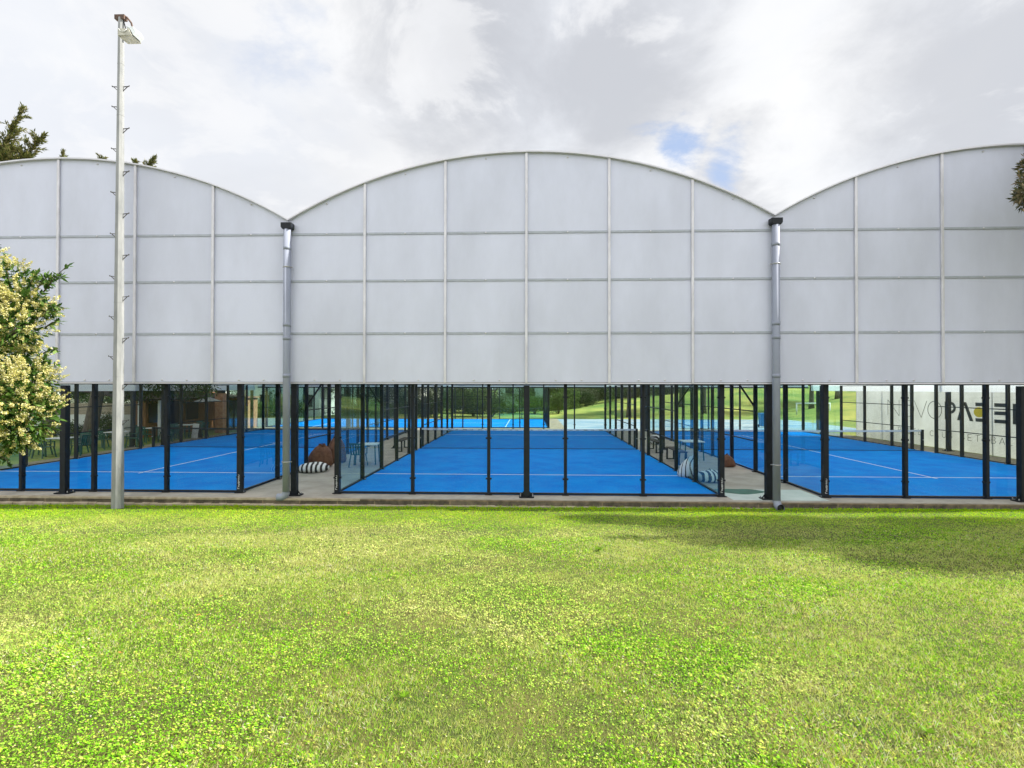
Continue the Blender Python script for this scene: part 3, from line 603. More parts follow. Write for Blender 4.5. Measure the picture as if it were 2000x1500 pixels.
# foreground blossoming privet on the left
def privet():
    t = thing('blossoming_tree', 'small privet tree covered in cream blossom reaching in at the left edge', 'tree', (-7.0, -8.0, 0.5))
    O = Vector(t.location)
    cl = []
    for (u, v, d, r) in [(20, 560, 5.6, 60), (60, 590, 5.5, 36), (40, 640, 5.4, 50), (-10, 700, 5.4, 80), (50, 760, 5.3, 60), (75, 745, 5.4, 40), (60, 820, 5.3, 52), (35, 850, 5.3, 40), (-30, 620, 5.9, 90), (-60, 800, 5.5, 95),
                         (88, 790, 5.4, 28), (70, 705, 5.5, 30), (15, 785, 5.1, 60), (-90, 700, 6.3, 130), (-170, 760, 6.0, 130), (-150, 600, 5.8, 140), (-260, 700, 6.4, 150), (-60, 500, 6.0, 60), (100, 605, 5.5, 16), (98, 545, 5.6, 10)]:
        p = at(u, v, CAM.y+d)-O; rr = 0.9*r/FPX*d; cl.append((p.x-0.04, p.y, p.z, rr, rr*1.1, rr))
    b = MB(); pts = trunk(b, (0, 0, -0.2), (0.1, 0.05, 1.7), 0.10, 0.06, 0.05)
    for c in cl:
        e = Vector(c[:3]); b.tube([pts[-1], pts[-1].lerp(e, 0.5)+Vector((0, 0, 0.12)), e], [0.04, 0.022, 0.006], M['bark'], 6)
    sprigs = [((85, 570), (133, 517)), ((70, 590), (130, 603)), ((20, 560), (10, 512)), ((-20, 900), (22, 880)), ((60, 720), (108, 712)), ((85, 800), (122, 788)), ((88, 640), (116, 626)), ((55, 560), (78, 530)), ((85, 690), (114, 682)), ((95, 545), (120, 540)), ((0, 890), (18, 905))]
    sp = []
    for (a, e) in sprigs:
        A_ = at(a[0], a[1], CAM.y+5.5)-O; E_ = at(e[0], e[1], CAM.y+5.45)-O; sp.append((A_, E_))
        b.tube([A_, A_.lerp(E_, 0.5)+Vector((0, 0, 0.02)), E_], [0.008, 0.005, 0.003], M['bark'], 5)
    b.build('trunk', t)
    Vs, Fs, Ts = [], [], []; k = 0
    lc = np.array([(0.05, 0.12, 0.02), (0.08, 0.16, 0.028), (0.12, 0.22, 0.04), (0.03, 0.075, 0.018), (0.18, 0.27, 0.07)])
    def addleaf(p, D, n_):
        nonlocal k
        ln = 0.05+0.045*rng.random(n_); T = lc[rng.integers(0, 5, n_)]*(0.8+0.4*rng.random((n_, 1)))
        Nn = unit(n_)*0.6+np.array([0, 0, 1.0]); V, F, T = leaf_quads(p, D, Nn, ln, ln*0.42, T); Vs.append(V); Fs.append(F+k); Ts.append(T); k += len(V)
    for c in cl:
        n_ = int(5200*c[3]**1.7+40); d = unit(n_); p = np.array(c[:3])+d*(0.35+0.62*rng.random((n_, 1)))*np.array(c[3:]); D = d+unit(n_)*0.8; D[:, 2] -= 0.2
        addleaf(p, D/np.linalg.norm(D, axis=1, keepdims=True), n_)
    for (A_, E_) in sp:
        n_ = 26; tt = rng.random((n_, 1)); p = np.array(A_)*(1-tt)+np.array(E_)*tt; D = np.array((E_-A_).normalized())*0.7+unit(n_)*0.7; D[:, 2] -= 0.15
        addleaf(p, D/np.linalg.norm(D, axis=1, keepdims=True), n_)
    np_mesh('foliage', np.vstack(Vs), np.vstack(Fs), M['leaf'], np.vstack(Ts), t)
    # cream panicles: cones of tiny florets
    Vs, Ts = [], []
    bc = np.array([(0.70, 0.63, 0.22), (0.80, 0.74, 0.38), (0.56, 0.52, 0.14), (0.84, 0.80, 0.50), (0.44, 0.44, 0.12)])
    for ci, c in enumerate(cl):
        if ci in (19,): continue
        npan = int(78*(c[3]/0.3)**1.8+5); d = unit(npan)*np.array([1, 1, 1]); d[:, 1] -= 0.35; d[:, 2] += 0.12; d /= np.linalg.norm(d, axis=1, keepdims=True)
        base = np.array(c[:3])+d*np.array(c[3:])*(0.78+0.22*rng.random((npan, 1)))
        for i in range(npan):
            L_ = 0.07+0.08*rng.random(); ax = d[i]+np.array([0, 0, 0.35]); ax /= np.linalg.norm(ax)
            nf = 75; h_ = rng.random((nf, 1)); off = unit(nf)*(0.038*(1-0.7*h_)*rng.random((nf, 1))**0.5)
            p = base[i]+ax*L_*h_+off; s = 0.0045+0.004*rng.random((nf, 1)); e1 = unit(nf); e2 = np.cross(e1, unit(nf)); e2 /= np.linalg.norm(e2, axis=1, keepdims=True)
            Vs.append(np.stack([p-e1*s, p-e2*s, p+e1*s, p+e2*s], 1).reshape(-1, 3))
            Ts.append(np.repeat(bc[rng.integers(0, 5, nf)]*(0.75+0.4*rng.random()), 4, axis=0))
    V = np.vstack(Vs); np_mesh('blossom', V, np.arange(len(V)).reshape(-1, 4), M['blossom'], np.vstack(Ts), t)
privet()
# she-oak off to the right: its lowest branch tip hangs into the picture, its shade lies on the lawn
def sheoak():
    t = thing('she_oak_tree', 'feathery needle-leaved tree whose branch tip hangs in at the right edge', 'tree', (16.5, -4.6, 0.2)); O = Vector(t.location)
    b = MB(); pts = trunk(b, (0, 0, -0.3), (0.3, 0, 7.5), 0.3, 0.12, 0.2)
    cl = []
    def shade(sx, sy, z, rx, ry, rz):
        z0 = float(lawn_z(np.array(sx), np.array(sy)))
        while sx+SD.x*(z-z0)/SD.z-rx*1.3 < (sy+13.3)*1.06+0.5: z += 0.1
        k = (z-z0)/SD.z; cl.append((sx+SD.x*k-O.x, sy+SD.y*k-O.y, z-O.z, rx, ry, rz))
    for a in [(2.6, -2.4, 7.0, 1.2, .55, .8), (4.2, -3.2, 7.3, 1.5, 1.2, 1), (5.6, -4.2, 7.6, 1.5, 1.7, 1.1), (7.3, -3.0, 8.0, 1.7, 1.2, 1.2), (7.0, -5.6, 7.4, 1.4, 1.4, 1.0), (9.0, -4.5, 8.4, 1.8, 2.0, 1.3),
              (9.6, -6.4, 7.6, 1.6, .9, 1.0), (11, -3.2, 8.6, 1.8, 1.3, 1.3), (12, -5.2, 8.0, 1.8, 2, 1.3), (1.7, -1.9, 6.9, .8, .32, .5), (5.3, -2.1, 7.5, 1.3, .55, .9), (3.6, -4.6, 7.0, .8, .7, .6), (8.8, -2.2, 8.0, 1.5, .6, 1.1), (5.6, -6.0, 7.2, .8, .7, .7)]: shade(*a)
    hub = at(2075, 335, CAM.y+9.2)-O; PL = []
    for c in cl:
        e = Vector(c[:3]); st = pts[4]; b.tube([st, st.lerp(e, 0.5)+Vector((0, 0, 0.4)), e], [0.09, 0.05, 0.015], M['bark'], 6)
    b.tube([pts[4], pts[4].lerp(hub, 0.5)+Vector((0, 0, 0.3)), hub], [0.08, 0.04, 0.02], M['bark'], 6)
    for (u, v) in [(2012, 305), (1996, 325), (1992, 350), (1990, 378), (1984, 392), (1988, 404), (2004, 398), (1996, 360), (2020, 410), (2030, 290)]:
        e = at(u, v, CAM.y+9.2+rng.uniform(-.3, .3))-O; m_ = hub.lerp(e, 0.5)+Vector((0, 0, 0.06)); b.tube([hub, m_, e], [0.012, 0.008, 0.003], M['bark'], 5)
        q, tws = plume(m_, e, 0.24, 12, 18, 0.09, ((0.09, 0.10, 0.045), (0.15, 0.13, 0.07), (0.05, 0.06, 0.03), (0.24, 0.19, 0.11))); PL.append(q)
        for (a_, e_) in tws[1:]: b.tube([a_, e_], [0.004, 0.0015], M['bark'], 4)
    b.build('trunk', t)
    PL.append(crown(cl, 2300, 0.30, BRONZE, 0.14, 0.2, 0.15)); J = join(PL); np_mesh('crown', J[0], J[1], M['leaf'], J[2], t)
sheoak()
# cypress-like trees beyond the left of the canopy: ragged leaders above the roof edge
def cypress(label, x, y, h, leaders, seed, tr=0.35):
    t = thing('cypress_tree', label, 'tree', (x, y, -0.1), 0, 'cypresses beyond the canopy'); O = Vector(t.location); r = random.Random(seed)
    b = MB(); pts = trunk(b, (0, 0, -0.3), (0, 0, h*0.75), tr, tr*0.35, 0.25)
    cl = []; PL = []
    for (a, e, w) in leaders:       # each leader: tapering plume
        A_ = Vector(a)-O; E_ = Vector(e)-O; n = 9
        b.tube([A_, A_.lerp(E_, 0.55), E_], [0.09, 0.05, 0.015], M['bark'], 6)
        q, tws = plume(A_, E_, w*1.5, int(26+40*w), 38, 0.18); PL.append(q)
        for (a_, e_) in tws[1:]: b.tube([a_, e_], [0.014, 0.004], M['bark'], 4)
    for i in range(12):
        a = r.uniform(0, 6.28); q = r.uniform(.3, 1)*2.6; z = h*r.uniform(0.3, 0.7); cl.append((math.cos(a)*q, math.sin(a)*q, z, 1.3, 1.3, 0.9))
        b.tube([(0, 0, z-0.6), (math.cos(a)*q, math.sin(a)*q, z)], [0.08, 0.02], M['bark'], 6)
    b.build('trunk', t); V, F, T = crown(cl, 1100, 0.24, [(0.07, 0.09, 0.02), (0.10, 0.115, 0.03), (0.05, 0.065, 0.018), (0.13, 0.12, 0.045), (0.17, 0.15, 0.06)], 0.2, -1.3, 0.05)
    PL.append((V, F, T)); np_mesh('crown', *join(PL)[:2], M['leaf'], join(PL)[2], t)
Yc = 15.0
def ap(u, v, Y=Yc): return tuple(at(u, v, Y))
cypress('tall spiky cypress rising above the roof edge at the far left', -27.5, Yc, 14, [(ap(-60, 420), ap(45, 210), 1.0), (ap(-20, 400), ap(84, 264), 0.9), (ap(-90, 400), ap(-30, 190), 1.3), (ap(-10, 360), ap(20, 290), 1.0), (ap(20, 360), ap(60, 305), 0.7)], 3)
cypress('cypress whose tips just show over the crest of the left arch', -21.5, 24, 14, [(ap(105, 420, 24), ap(124, 294, 24), 0.7), (ap(190, 420, 24), ap(198, 306, 24), 0.8), (ap(255, 430, 24), ap(300, 306, 24), 0.8), (ap(250, 430, 24), ap(264, 312, 24), 0.6)], 5)
# ---------------------------------------------------------------- furniture and bags
def blob(prof, nseg, fn=None):      # lathe with deformation; prof = [(r, z)]
    v = []
    for r_, z in prof:
        for k in range(nseg):
            a = 2*math.pi*k/nseg; p = Vector((r_*math.cos(a), r_*math.sin(a), z)); v.append(fn(p, a) if fn else p)
    f = [(i*nseg+k, i*nseg+(k+1) % nseg, (i+1)*nseg+(k+1) % nseg, (i+1)*nseg+k) for i in range(len(prof)-1) for k in range(nseg)]
    f += [tuple(range(nseg-1, -1, -1)), tuple((len(prof)-1)*nseg+k for k in range(nseg))]; return v, f
def beanbag(name, label, loc, rz, w, h, m_, flat=False, lean=0.0, group=None):
    if flat: prof = [(0.25, 0), (0.42, 0.02), (0.5, 0.09), (0.49, 0.17), (0.40, 0.24), (0.25, 0.28), (0.08, 0.295)]; hz = 0.295
    else: prof = [(0.30, 0), (0.44, 0.02), (0.5, 0.12), (0.485, 0.28), (0.455, 0.46), (0.39, 0.66), (0.29, 0.82), (0.17, 0.93), (0.10, 0.97), (0.13, 1.0), (0.05, 1.01)]; hz = 1.0
    def fn(p, a):
        s = 1+0.05*math.sin(3*a+1)*(p.z/hz)+0.035*math.sin(7*a+p.z*9)
        return Vector((p.x*s*w+lean*(p.z/hz)**1.5, p.y*s*w*0.9, p.z/hz*h*(1+0.05*math.sin(2*a))))
    t = thing(name, label, 'bean bag', loc, rz, group); v, f = blob(prof, 28, fn)
    MB().add(v, f, m_, True).build('cover', t)
    s = []; 
    for k in range(4):
        pass
    top = fn(Vector((0, 0, hz)), 0)
    MB().tube([top+Vector((-0.05, 0, -0.01)), top+Vector((0, 0, 0.05)), top+Vector((0.05, 0, -0.01))], 0.010, M['ink'] if m_ is M['brown'] else m_, 6).build('handle', t)
    return t
FZ = 0.0
def onfloor(u, v, z=0.0):
    r = ray(u, v); k = (z-CAM.z)/r.z; p = CAM+r*k; return (p.x, p.y, z)
beanbag('bean_bag', 'brown fabric bean bag slumped behind the zebra cushion in the left aisle', onfloor(624, 912), 0.3, 0.88, 0.78, M['brown'], lean=0.08, group='brown bean bags in the aisles')
beanbag('bean_bag', 'brown bean bag stood upright against the middle court, behind another brown one', onfloor(657, 903), 1.9, 0.8, 0.98, M['brown'], lean=0.0, group='brown bean bags in the aisles')
beanbag('bean_bag', 'low brown bean bag beside the right court glass in the right aisle', onfloor(1420, 911), 0.6, 0.62, 0.42, M['brown'], group='brown bean bags in the aisles')
beanbag('zebra_cushion', 'zebra striped cushion lying in front of brown bean bags in the left aisle', onfloor(612, 921), 0.25, 0.98, 0.30, M['zebra'], flat=True, group='zebra striped cushions')
beanbag('zebra_cushion', 'zebra striped cushion lying flat just behind the middle court corner post', onfloor(1386, 940), 0.1, 0.82, 0.33, M['zebra'], flat=True, group='zebra striped cushions')
beanbag('zebra_cushion', 'white and striped cushion leaning upright behind the middle court glass', onfloor(1341, 931), 2.2, 0.62, 0.68, M['zebra_pale'], lean=-0.3, group='zebra striped cushions')
beanbag('zebra_cushion', 'small striped cushion far down the right aisle beside the bench', onfloor(1283, 868), 0.9, 0.8, 0.5, M['zebra'], flat=True, group='zebra striped cushions')
def chair_proto(label, group):
    t = thing('plastic_chair', label, 'chair', (0, 0, 0), 0, group); g = M['plastic_green']
    MB().box(-0.22, 0.22, -0.22, 0.22, 0.42, 0.45, g).build('seat', t, bevel=0.012)
    b = MB()
    for k in range(5): x = -0.18+0.09*k; b.bar((x, 0.22, 0.45), (x*1.05, 0.30, 0.80), 0.05, 0.012, g, up=(0, 1, 0))
    b.bar((-0.23, 0.305, 0.82), (0.23, 0.305, 0.82), 0.03, 0.07, g); b.build('backrest', t)
    for sx in (-1, 1):
        for sy in (-1, 1): MB().bar((sx*0.2, sy*0.2, 0.42), (sx*0.25, sy*0.26, 0), 0.045, 0.03, g).build('leg', t)
        MB().bar((sx*0.25, -0.2, 0.64), (sx*0.25, 0.27, 0.66), 0.05, 0.025, g).bar((sx*0.25, -0.18, 0.64), (sx*0.24, -0.2, 0.42), 0.04, 0.025, g).build('armrest', t)
    return t
def table_proto(label, group):
    t = thing('cafe_table', label, 'table', (0, 0, 0), 0, group)
    MB().box(-0.4, 0.4, -0.4, 0.4, 0.70, 0.73, M['tabletop']).build('table_top', t, bevel=0.006)
    for sx in (-1, 1):
        for sy in (-1, 1): MB().bar((sx*0.33, sy*0.33, 0.70), (sx*0.36, sy*0.36, 0), 0.04, 0.04, M['plastic_green']).build('leg', t)
    return t
tp = cp_ = None
spots = [(-19.15, 7.0, 'nearest the big tree trunk'), (-19.2, 9.9, 'second from the big tree trunk'), (-19.2, 12.4, 'before the first white veranda post'), (-19.1, 14.6, 'before the dark veranda wall')]
dirs_ = [((0, -0.75), math.pi, 'on the near side of'), ((0, 0.75), 0, 'on the far side of'), ((0.78, 0.05), -math.pi/2, 'on the court side of'), ((-0.78, -0.1), math.pi/2, 'on the tree side of')]
for i, (x, y, w) in enumerate(spots):
    lb = 'white topped cafe table beside the left court, '+w; z = 0.006
    if tp is None: tp = table_proto(lb, 'cafe tables beside the left court'); tp.location = (x, y, z)
    else: dup(tp, (x, y, z), 0, lb)
    for (dx, dy), rz, wd in dirs_:
        lb = 'green chair %s the table %s' % (wd, w)
        rz += random.uniform(-.2, .2)
        if cp_ is None: cp_ = chair_proto(lb, 'green plastic chairs'); cp_.location = (x+dx, y+dy, z); cp_.rotation_euler.z = rz
        else: dup(cp_, (x+dx, y+dy, z), rz, lb)
p = onfloor(718, 905); dup(tp, (p[0], p[1], 0), 0.1, 'white topped cafe table in the left aisle behind the court glass')
dup(cp_, (p[0]-0.1, p[1]-0.72, 0), math.pi, 'green plastic chair by the table in the left aisle')
p = onfloor(1338, 897); dup(tp, (p[0]+0.25, p[1], 0), 0.0, 'white topped table in the right aisle behind the court glass', 'cafe tables in the aisles')
def bench(label, loc, rz, L_=1.7):
    t = thing('wooden_bench', label, 'bench', loc, rz, 'low dark benches in the aisles')
    MB().box(-L_/2, L_/2, -0.17, 0.17, 0.45, 0.49, M['darkwood']).build('seat', t, bevel=0.005)
    for sx in (-1, 1): MB().box(sx*(L_/2-0.06)-0.03, sx*(L_/2-0.06)+0.03, -0.16, -0.10, 0, 0.45, M['steel']).box(sx*(L_/2-0.06)-0.03, sx*(L_/2-0.06)+0.03, 0.10, 0.16, 0, 0.45, M['steel']).box(sx*(L_/2-0.06)-0.03, sx*(L_/2-0.06)+0.03, -0.10, 0.10, 0.0, 0.04, M['steel']).build('leg', t)
    return t
bench('low dark bench in the right aisle along the middle court', (5.62, 6.2, 0), math.pi/2)
bench('low dark bench in the right aisle near the net', (5.65, 9.6, 0), math.pi/2)
bench('low dark bench in the left aisle near the net', (-5.65, 9.6, 0), math.pi/2)
# floor mat
gm = onfloor(1452, 960)
tag(MB().box(5.15, 7.5, -0.42, 0.95, 0.001, 0.005, M['pale']).build('pale_floor_mat'), 'pale mint painted mat on the floor of the right aisle', 'mat')
n = 28; poly = [(gm[0]-0.12+0.62*math.cos(a)*(1+0.12*math.cos(2*a+1)), gm[1]+0.34*math.sin(a)*(1+0.18*math.sin(3*a)), 0.013) for a in [2*math.pi*k/n for k in range(n)]]
tag(MB().ext(poly, (0, 0, 1), 0.006, M['green_mat']).build('green_rug'), 'dark green rounded rug on the pale mat in the right aisle', 'rug')
# ---------------------------------------------------------------- banner
BX = 19.3
yl = at_x(1672, 800, BX).y
ban = thing('club_banner', 'long white club banner with dark lettering standing beside the right court', 'banner', (BX, yl, 0))
def by(u): return at_x(u, 800, BX).y-yl
yr = -0.3-yl
b = MB(); n = 40; v = []
for i in range(n+1):
    y = yr+(0-yr)*i/n
    for z in (-0.06, 1.0, 2.0, 3.36): v.append((0.012*math.sin(i*1.7+z), y, z))
f = [(4*i+k, 4*i+k+1, 4*i+5+k, 4*i+4+k) for i in range(n) for k in range(3)]
b.add(v, f, M['banner'], True); b.build('banner_sheet', ban)
for i in range(9): 
    y = yr+(0-yr)*i/8; MB().box(0.03, 0.08, y-0.03, y+0.03, -0.2, 3.38, M['steel']).build('frame_post', ban)
MB().box(0.03, 0.07, yr, 0.0, 3.381, 3.415, M['steel']).build('top_rail', ban)
class FB:
    up = Vector((1, 0, 0))
    def __call__(s, y, z): return Vector((-0.022, y, z))
fb = FB(); b = MB(); Zt, Zl = 2.19, 1.37; hh = Zt-Zl
def thin(us, w):      # us in pixel columns -> list of polylines
    for pl in us:
        for p_, q_ in zip(pl[:-1], pl[1:]): b.bar(fb(*p_), fb(*q_), w, 0.006, M['oliveink'], up=(1, 0, 0))
def ell(u0, u1, z0, z1, n=28):
    y0, y1 = by(u0), by(u1); return [((y0+y1)/2+(y1-y0)/2*math.cos(2*math.pi*k/n), (z0+z1)/2+(z1-z0)/2*math.sin(2*math.pi*k/n)) for k in range(n+1)]
thin([[(by(1735), Zl), (by(1735), Zt), (by(1757), Zl), (by(1757), Zt)]], 0.022)
thin([ell(1763, 1786, Zl, Zt)], 0.022)
thin([[(by(1786.5), Zt), (by(1800), Zl), (by(1811), Zt)]], 0.022)
thin([ell(1813, 1840, Zl, Zt)], 0.028)
def quad(pl): b.ext([fb(*q)+Vector((0, 0, 0)) for q in pl], (-1, 0, 0), 0.006, M['oliveink'])
def rect(u0, u1, z0, z1, m_=None): a, c = by(u0), by(u1); b.ext([fb(a, z0), fb(c, z0), fb(c, z1), fb(a, z1)], (-1, 0, 0), 0.006, m_ or M['oliveink'])
rect(1846, 1852, Zl, Zt-0.12)
rect(1846, 1860, Zt-0.118, Zt)
yc_, r_o, r_i, zc = by(1858), 0.27, 0.14, Zt-0.27
arc = [(yc_-math.cos(a)*r_o*1.0, zc+math.sin(a)*r_o) for a in [math.pi*(0.5+k/14) for k in range(15)]]
arci = [(yc_-math.cos(a)*r_i*1.0, zc+math.sin(a)*r_i) for a in [math.pi*(1.5-k/14) for k in range(15)]]
arc = [(yc_-abs(y-yc_), z) for y, z in arc]; arci = [(yc_-abs(y-yc_), z) for y, z in arci]
for k in range(14): b.ext([fb(*arc[k]), fb(*arc[k+1]), fb(*arci[13-k]), fb(*arci[14-k])], (-1, 0, 0), 0.005, M['oliveink'])
rect(1852.2, 1858, Zt-0.54, Zt-0.42)
quad([(by(1870), Zl), (by(1876), Zl), (by(1886), Zt), (by(1880), Zt)])
quad([(by(1895), Zl), (by(1902), Zl), (by(1888), Zt), (by(1882), Zt)][::1])
for k, z0 in enumerate((Zl, Zt-0.15)): rect(1906, 1931, z0, z0+0.15)
dy = by(1913); b.ext([fb(dy+0.26*math.cos(2*math.pi*k/24), (Zl+Zt)/2+0.22*math.sin(2*math.pi*k/24)) for k in range(24)], (-1, 0, 0), 0.006, M['yellow'])
for z0 in (Zl, (Zl+Zt)/2-0.075, Zt-0.15): rect(1943, 1971, z0, z0+0.15)
rect(1979, 1987, Zl, Zt); rect(1987.3, 2003, Zl, Zl+0.15)
SEG = {'P': [[(0, 0), (0, 1), (.7, 1), (.9, .75), (.7, .5), (0, .5)]], 'A': [[(0, 0), (.5, 1), (1, 0)], [(.2, .35), (.8, .35)]], 'D': [[(0, 0), (0, 1), (.5, 1), (.9, .7), (.9, .3), (.5, 0), (0, 0)]],
       'E': [[(.8, 0), (0, 0), (0, 1), (.8, 1)], [(0, .5), (.7, .5)]], 'L': [[(0, 1), (0, 0), (.8, 0)]], 'C': [[(.9, .85), (.5, 1), (.1, .8), (0, .5), (.1, .2), (.5, 0), (.9, .15)]],
       'U': [[(0, 1), (0, .25), (.3, 0), (.6, 0), (.9, .25), (.9, 1)]], 'B': [[(0, 0), (0, 1), (.65, 1), (.8, .75), (.6, .52), (0, .52)], [(.6, .52), (.9, .27), (.65, 0), (0, 0)]],
       'S': [[(.85, .85), (.5, 1), (.1, .8), (.2, .58), (.75, .42), (.85, .2), (.5, 0), (.05, .15)]], 'T': [[(0, 1), (.9, 1)], [(.45, 1), (.45, 0)]]}
for word, u0, u1 in (('PADEL', 1755, 1805), ('CLUB', 1817, 1866), ('SETUBAL', 1877, 1987)):
    y0, y1 = by(u0), by(u1); n = len(word); pitch = (y1-y0)/n; w = pitch*0.62
    for i, ch in enumerate(word):
        for pl in SEG[ch]:
            pp = [(y0+pitch*i+w*a, 0.52+0.27*z) for a, z in pl]
            for p_, q_ in zip(pp[:-1], pp[1:]): b.bar(fb(*p_), fb(*q_), 0.018, 0.006, M['oliveink'], up=(1, 0, 0))
        if word == 'SETUBAL' and i == 3: b.bar(fb(y0+pitch*i+w*.4, 0.83), fb(y0+pitch*i+w*.65, 0.89), 0.018, 0.006, M['oliveink'], up=(1, 0, 0))
b.build('banner_lettering', ban)
# ---------------------------------------------------------------- left: cafe veranda, wall
cafe = thing('cafe_hut', 'brown timber cafe hut with low veranda roof and white posts behind the left court', 'hut', (-19.9, 16.4, 0))
MB().box(-2.1, -1.5, -1.9, 4.8, -0.1, 2.5, M['wood']).build('wall', cafe)
MB().add([(0.25, -4.7, 2.12), (0.25, 5.0, 2.12), (-4.5, 5.0, 2.85), (-4.5, -4.7, 2.85), (0.25, -4.7, 2.19), (0.25, 5.0, 2.19), (-4.5, 5.0, 2.92), (-4.5, -4.7, 2.92)], [(3, 2, 1, 0), (4, 5, 6, 7), (0, 1, 5, 4), (1, 2, 6, 5), (2, 3, 7, 6), (3, 0, 4, 7)], M['darkwood']).build('roof', cafe)
for y in (-4.3, -2.9): MB().box(-0.02, 0.10, y-0.06, y+0.06, 0, 2.11, M['whitewall']).build('veranda_post', cafe)
for y in (-1.1, 2.0): MB().box(-1.497, -1.46, y-0.6, y+0.6, 0.8, 1.9, M['window']).build('window', cafe)
MB().box(-1.497, -1.40, -0.2, 0.7, 0.0, 2.0, M['darkwood']).build('door', cafe)
pil = thing('brick_pillar', 'orange brick pillar at the far end of the cafe veranda', 'pillar', (-19.0, 17.6, 0))
MB().box(-0.25, 0.25, -0.25, 0.25, -0.1, 2.45, M['brick']).build('shaft', pil, bevel=0.01)
MB().box(-0.16, 0.16, -0.16, 0.16, 2.45, 4.2, M['darkwood']).build('flue', pil)
par = thing('patio_umbrella', 'grey canvas patio umbrella beside the orange pillar', 'umbrella', (-18.75, 15.9, 0))
v, f = blob([(0.72, 2.0), (0.68, 2.02), (0.35, 2.15), (0.04, 2.26)], 8); MB().add(v, f, M['canvas']).build('canopy', par); MB().tube([(0, 0, 0), (0, 0, 2.24)], 0.022, M['darkwood'], 8).build('pole', par)
scr = thing('screen_door', 'dark screen with white frame beyond the orange pillar', 'screen', (-19.3, 19.6, 0))
MB().box(-0.03, 0.03, -0.9, 0.45, 0.05, 2.0, M['window']).build('panel', scr); MB().box(-0.04, 0.04, 0.451, 0.85, 0.0, 2.05, M['whitewall']).box(-0.04, 0.04, -0.96, -0.901, 0, 2.05, M['whitewall']).build('frame', scr)
red = thing('red_panel_shed', 'small rust red shed beyond the white framed screen', 'shed', (-19.6, 21.6, 0)); MB().box(-1.0, 0.4, -0.8, 0.6, -0.1, 2.1, M['brick']).build('wall', red); MB().box(-1.15, 0.55, -0.95, 0.75, 2.1, 2.2, M['tile']).build('roof', red)
abd = thing('sandwich_board', 'small white sandwich board with drawn arcs standing by the left court', 'sign', (-18.35, 14.3, 0.006), -0.5)
MB().bar((-0.0, -0.12, 0.02), (0, -0.02, 0.80), 0.6, 0.02, M['whitewall'], up=(0, 1, 0)).build('front_board', abd); MB().bar((0, 0.16, 0.02), (0, 0.02, 0.78), 0.6, 0.02, M['darkwood'], up=(0, 1, 0)).build('back_board', abd)
b = MB()
for r_ in (0.12, 0.19): b.tube([(r_*math.cos(a), -0.10+0.1*(0.35+0.2*math.sin(a))-0.01-0.005, 0.35+r_*math.sin(a)) for a in [math.pi*(1+k/8) for k in range(9)]], 0.008, M['ink'], 5)
b.build('board_drawing', abd)
wl = thing('garden_wall', 'low white garden wall topped with beige hoarding behind the cafe tables', 'wall', (-27, 15.2, 0))
MB().box(-9, 4.7, -0.1, 0.1, -0.2, 1.25, M['whitewall']).build('base', wl)
b = MB()
for k in range(5): b.box(-9, 4.7, -0.06, 0.06, 1.251+k*0.13, 1.251+k*0.13+0.12, M['hoard'])
b.build('hoarding', wl)
t = thing('old_tree', 'big dark leaning tree trunk behind the cafe tables', 'tree', (-21.3, 10.6, 0)); b = MB(); pt = trunk(b, (0, 0, -0.2), (0.5, 0.5, 5.5), 0.32, 0.2, 0.1)
for e in ((2.5, 1, 6.5), (-2, 0, 7), (1.2, 3.5, 6.3), (0, -1.5, 6.8)): b.tube([pt[-2], Vector(pt[-2]).lerp(Vector(e), .5), e], [0.14, .08, .03], M['bark'], 6)
b.build('trunk', t)
V, F, T = crown([(1.6, 1.2, 2.9, 1.2, 1.4, 0.75), (3.0, 3.2, 2.75, 1.2, 1.6, 0.6), (0.4, 4.0, 2.7, 1.5, 1.2, .7), (2.5, 1, 6.5, 2, 2, 1.5), (-2, 0, 7, 2, 2, 1.5), (1.2, 3.5, 6.3, 2.2, 2, 1.5), (3.4, 0.2, 3.1, 0.9, 0.9, 0.5), (-2.5, 2, 3.2, 1.5, 1.5, .8)], 1500, 0.16, DARK+GREEN[:2], 0.32, 0.7, 0.2); np_mesh('crown', V, F, M['leaf'], T, t)
# ---------------------------------------------------------------- houses behind
def house(label, x, y, w, d, h, wm, rm, wins, rz=0.0, roofh=0.9, name='white_house', floors=None):
    t = thing(name, label, 'house', (x, y, 0), rz)
    MB().box(-w/2, w/2, -d/2, d/2, -0.5, h, wm).build('wall', t)
    MB().add([(-w/2-.3, -d/2-.3, h), (w/2+.3, -d/2-.3, h), (w/2+.3, d/2+.3, h), (-w/2-.3, d/2+.3, h), (-w/4, 0, h+roofh), (w/4, 0, h+roofh)], [(3, 2, 1, 0), (0, 1, 5, 4), (1, 2, 5), (2, 3, 4, 5), (3, 0, 4)], rm).build('roof', t)
    for (wx, wz, ww, wh) in wins:
        f = MB()
        for (a, b_, c, e) in ((wx-ww/2-.06, wx-ww/2, wz, wz+wh), (wx+ww/2, wx+ww/2+.06, wz, wz+wh), (wx-ww/2-.06, wx+ww/2+.06, wz+wh, wz+wh+.07), (wx-ww/2-.1, wx+ww/2+.1, wz-.07, wz)): f.box(a, b_, -d/2-0.06, -d/2+0.01, c, e, M['greywall'])
        fo = f.build('window', t); MB().box(wx-ww/2, wx+ww/2, -d/2-0.02, -d/2-0.003, wz, wz+wh, M['window']).build('pane', fo)
    return t
W3 = [(-3.3, 0.9, 1.0, 1.2), (-1, 0.9, 1, 1.2), (1.4, 0.9, 1.0, 1.2), (3.4, 0.9, 1, 1.2), (-3.3, 3.7, 1.0, 1.2), (-1, 3.7, 1, 1.2), (1.4, 3.7, 1, 1.2), (3.4, 3.7, 1, 1.2)]
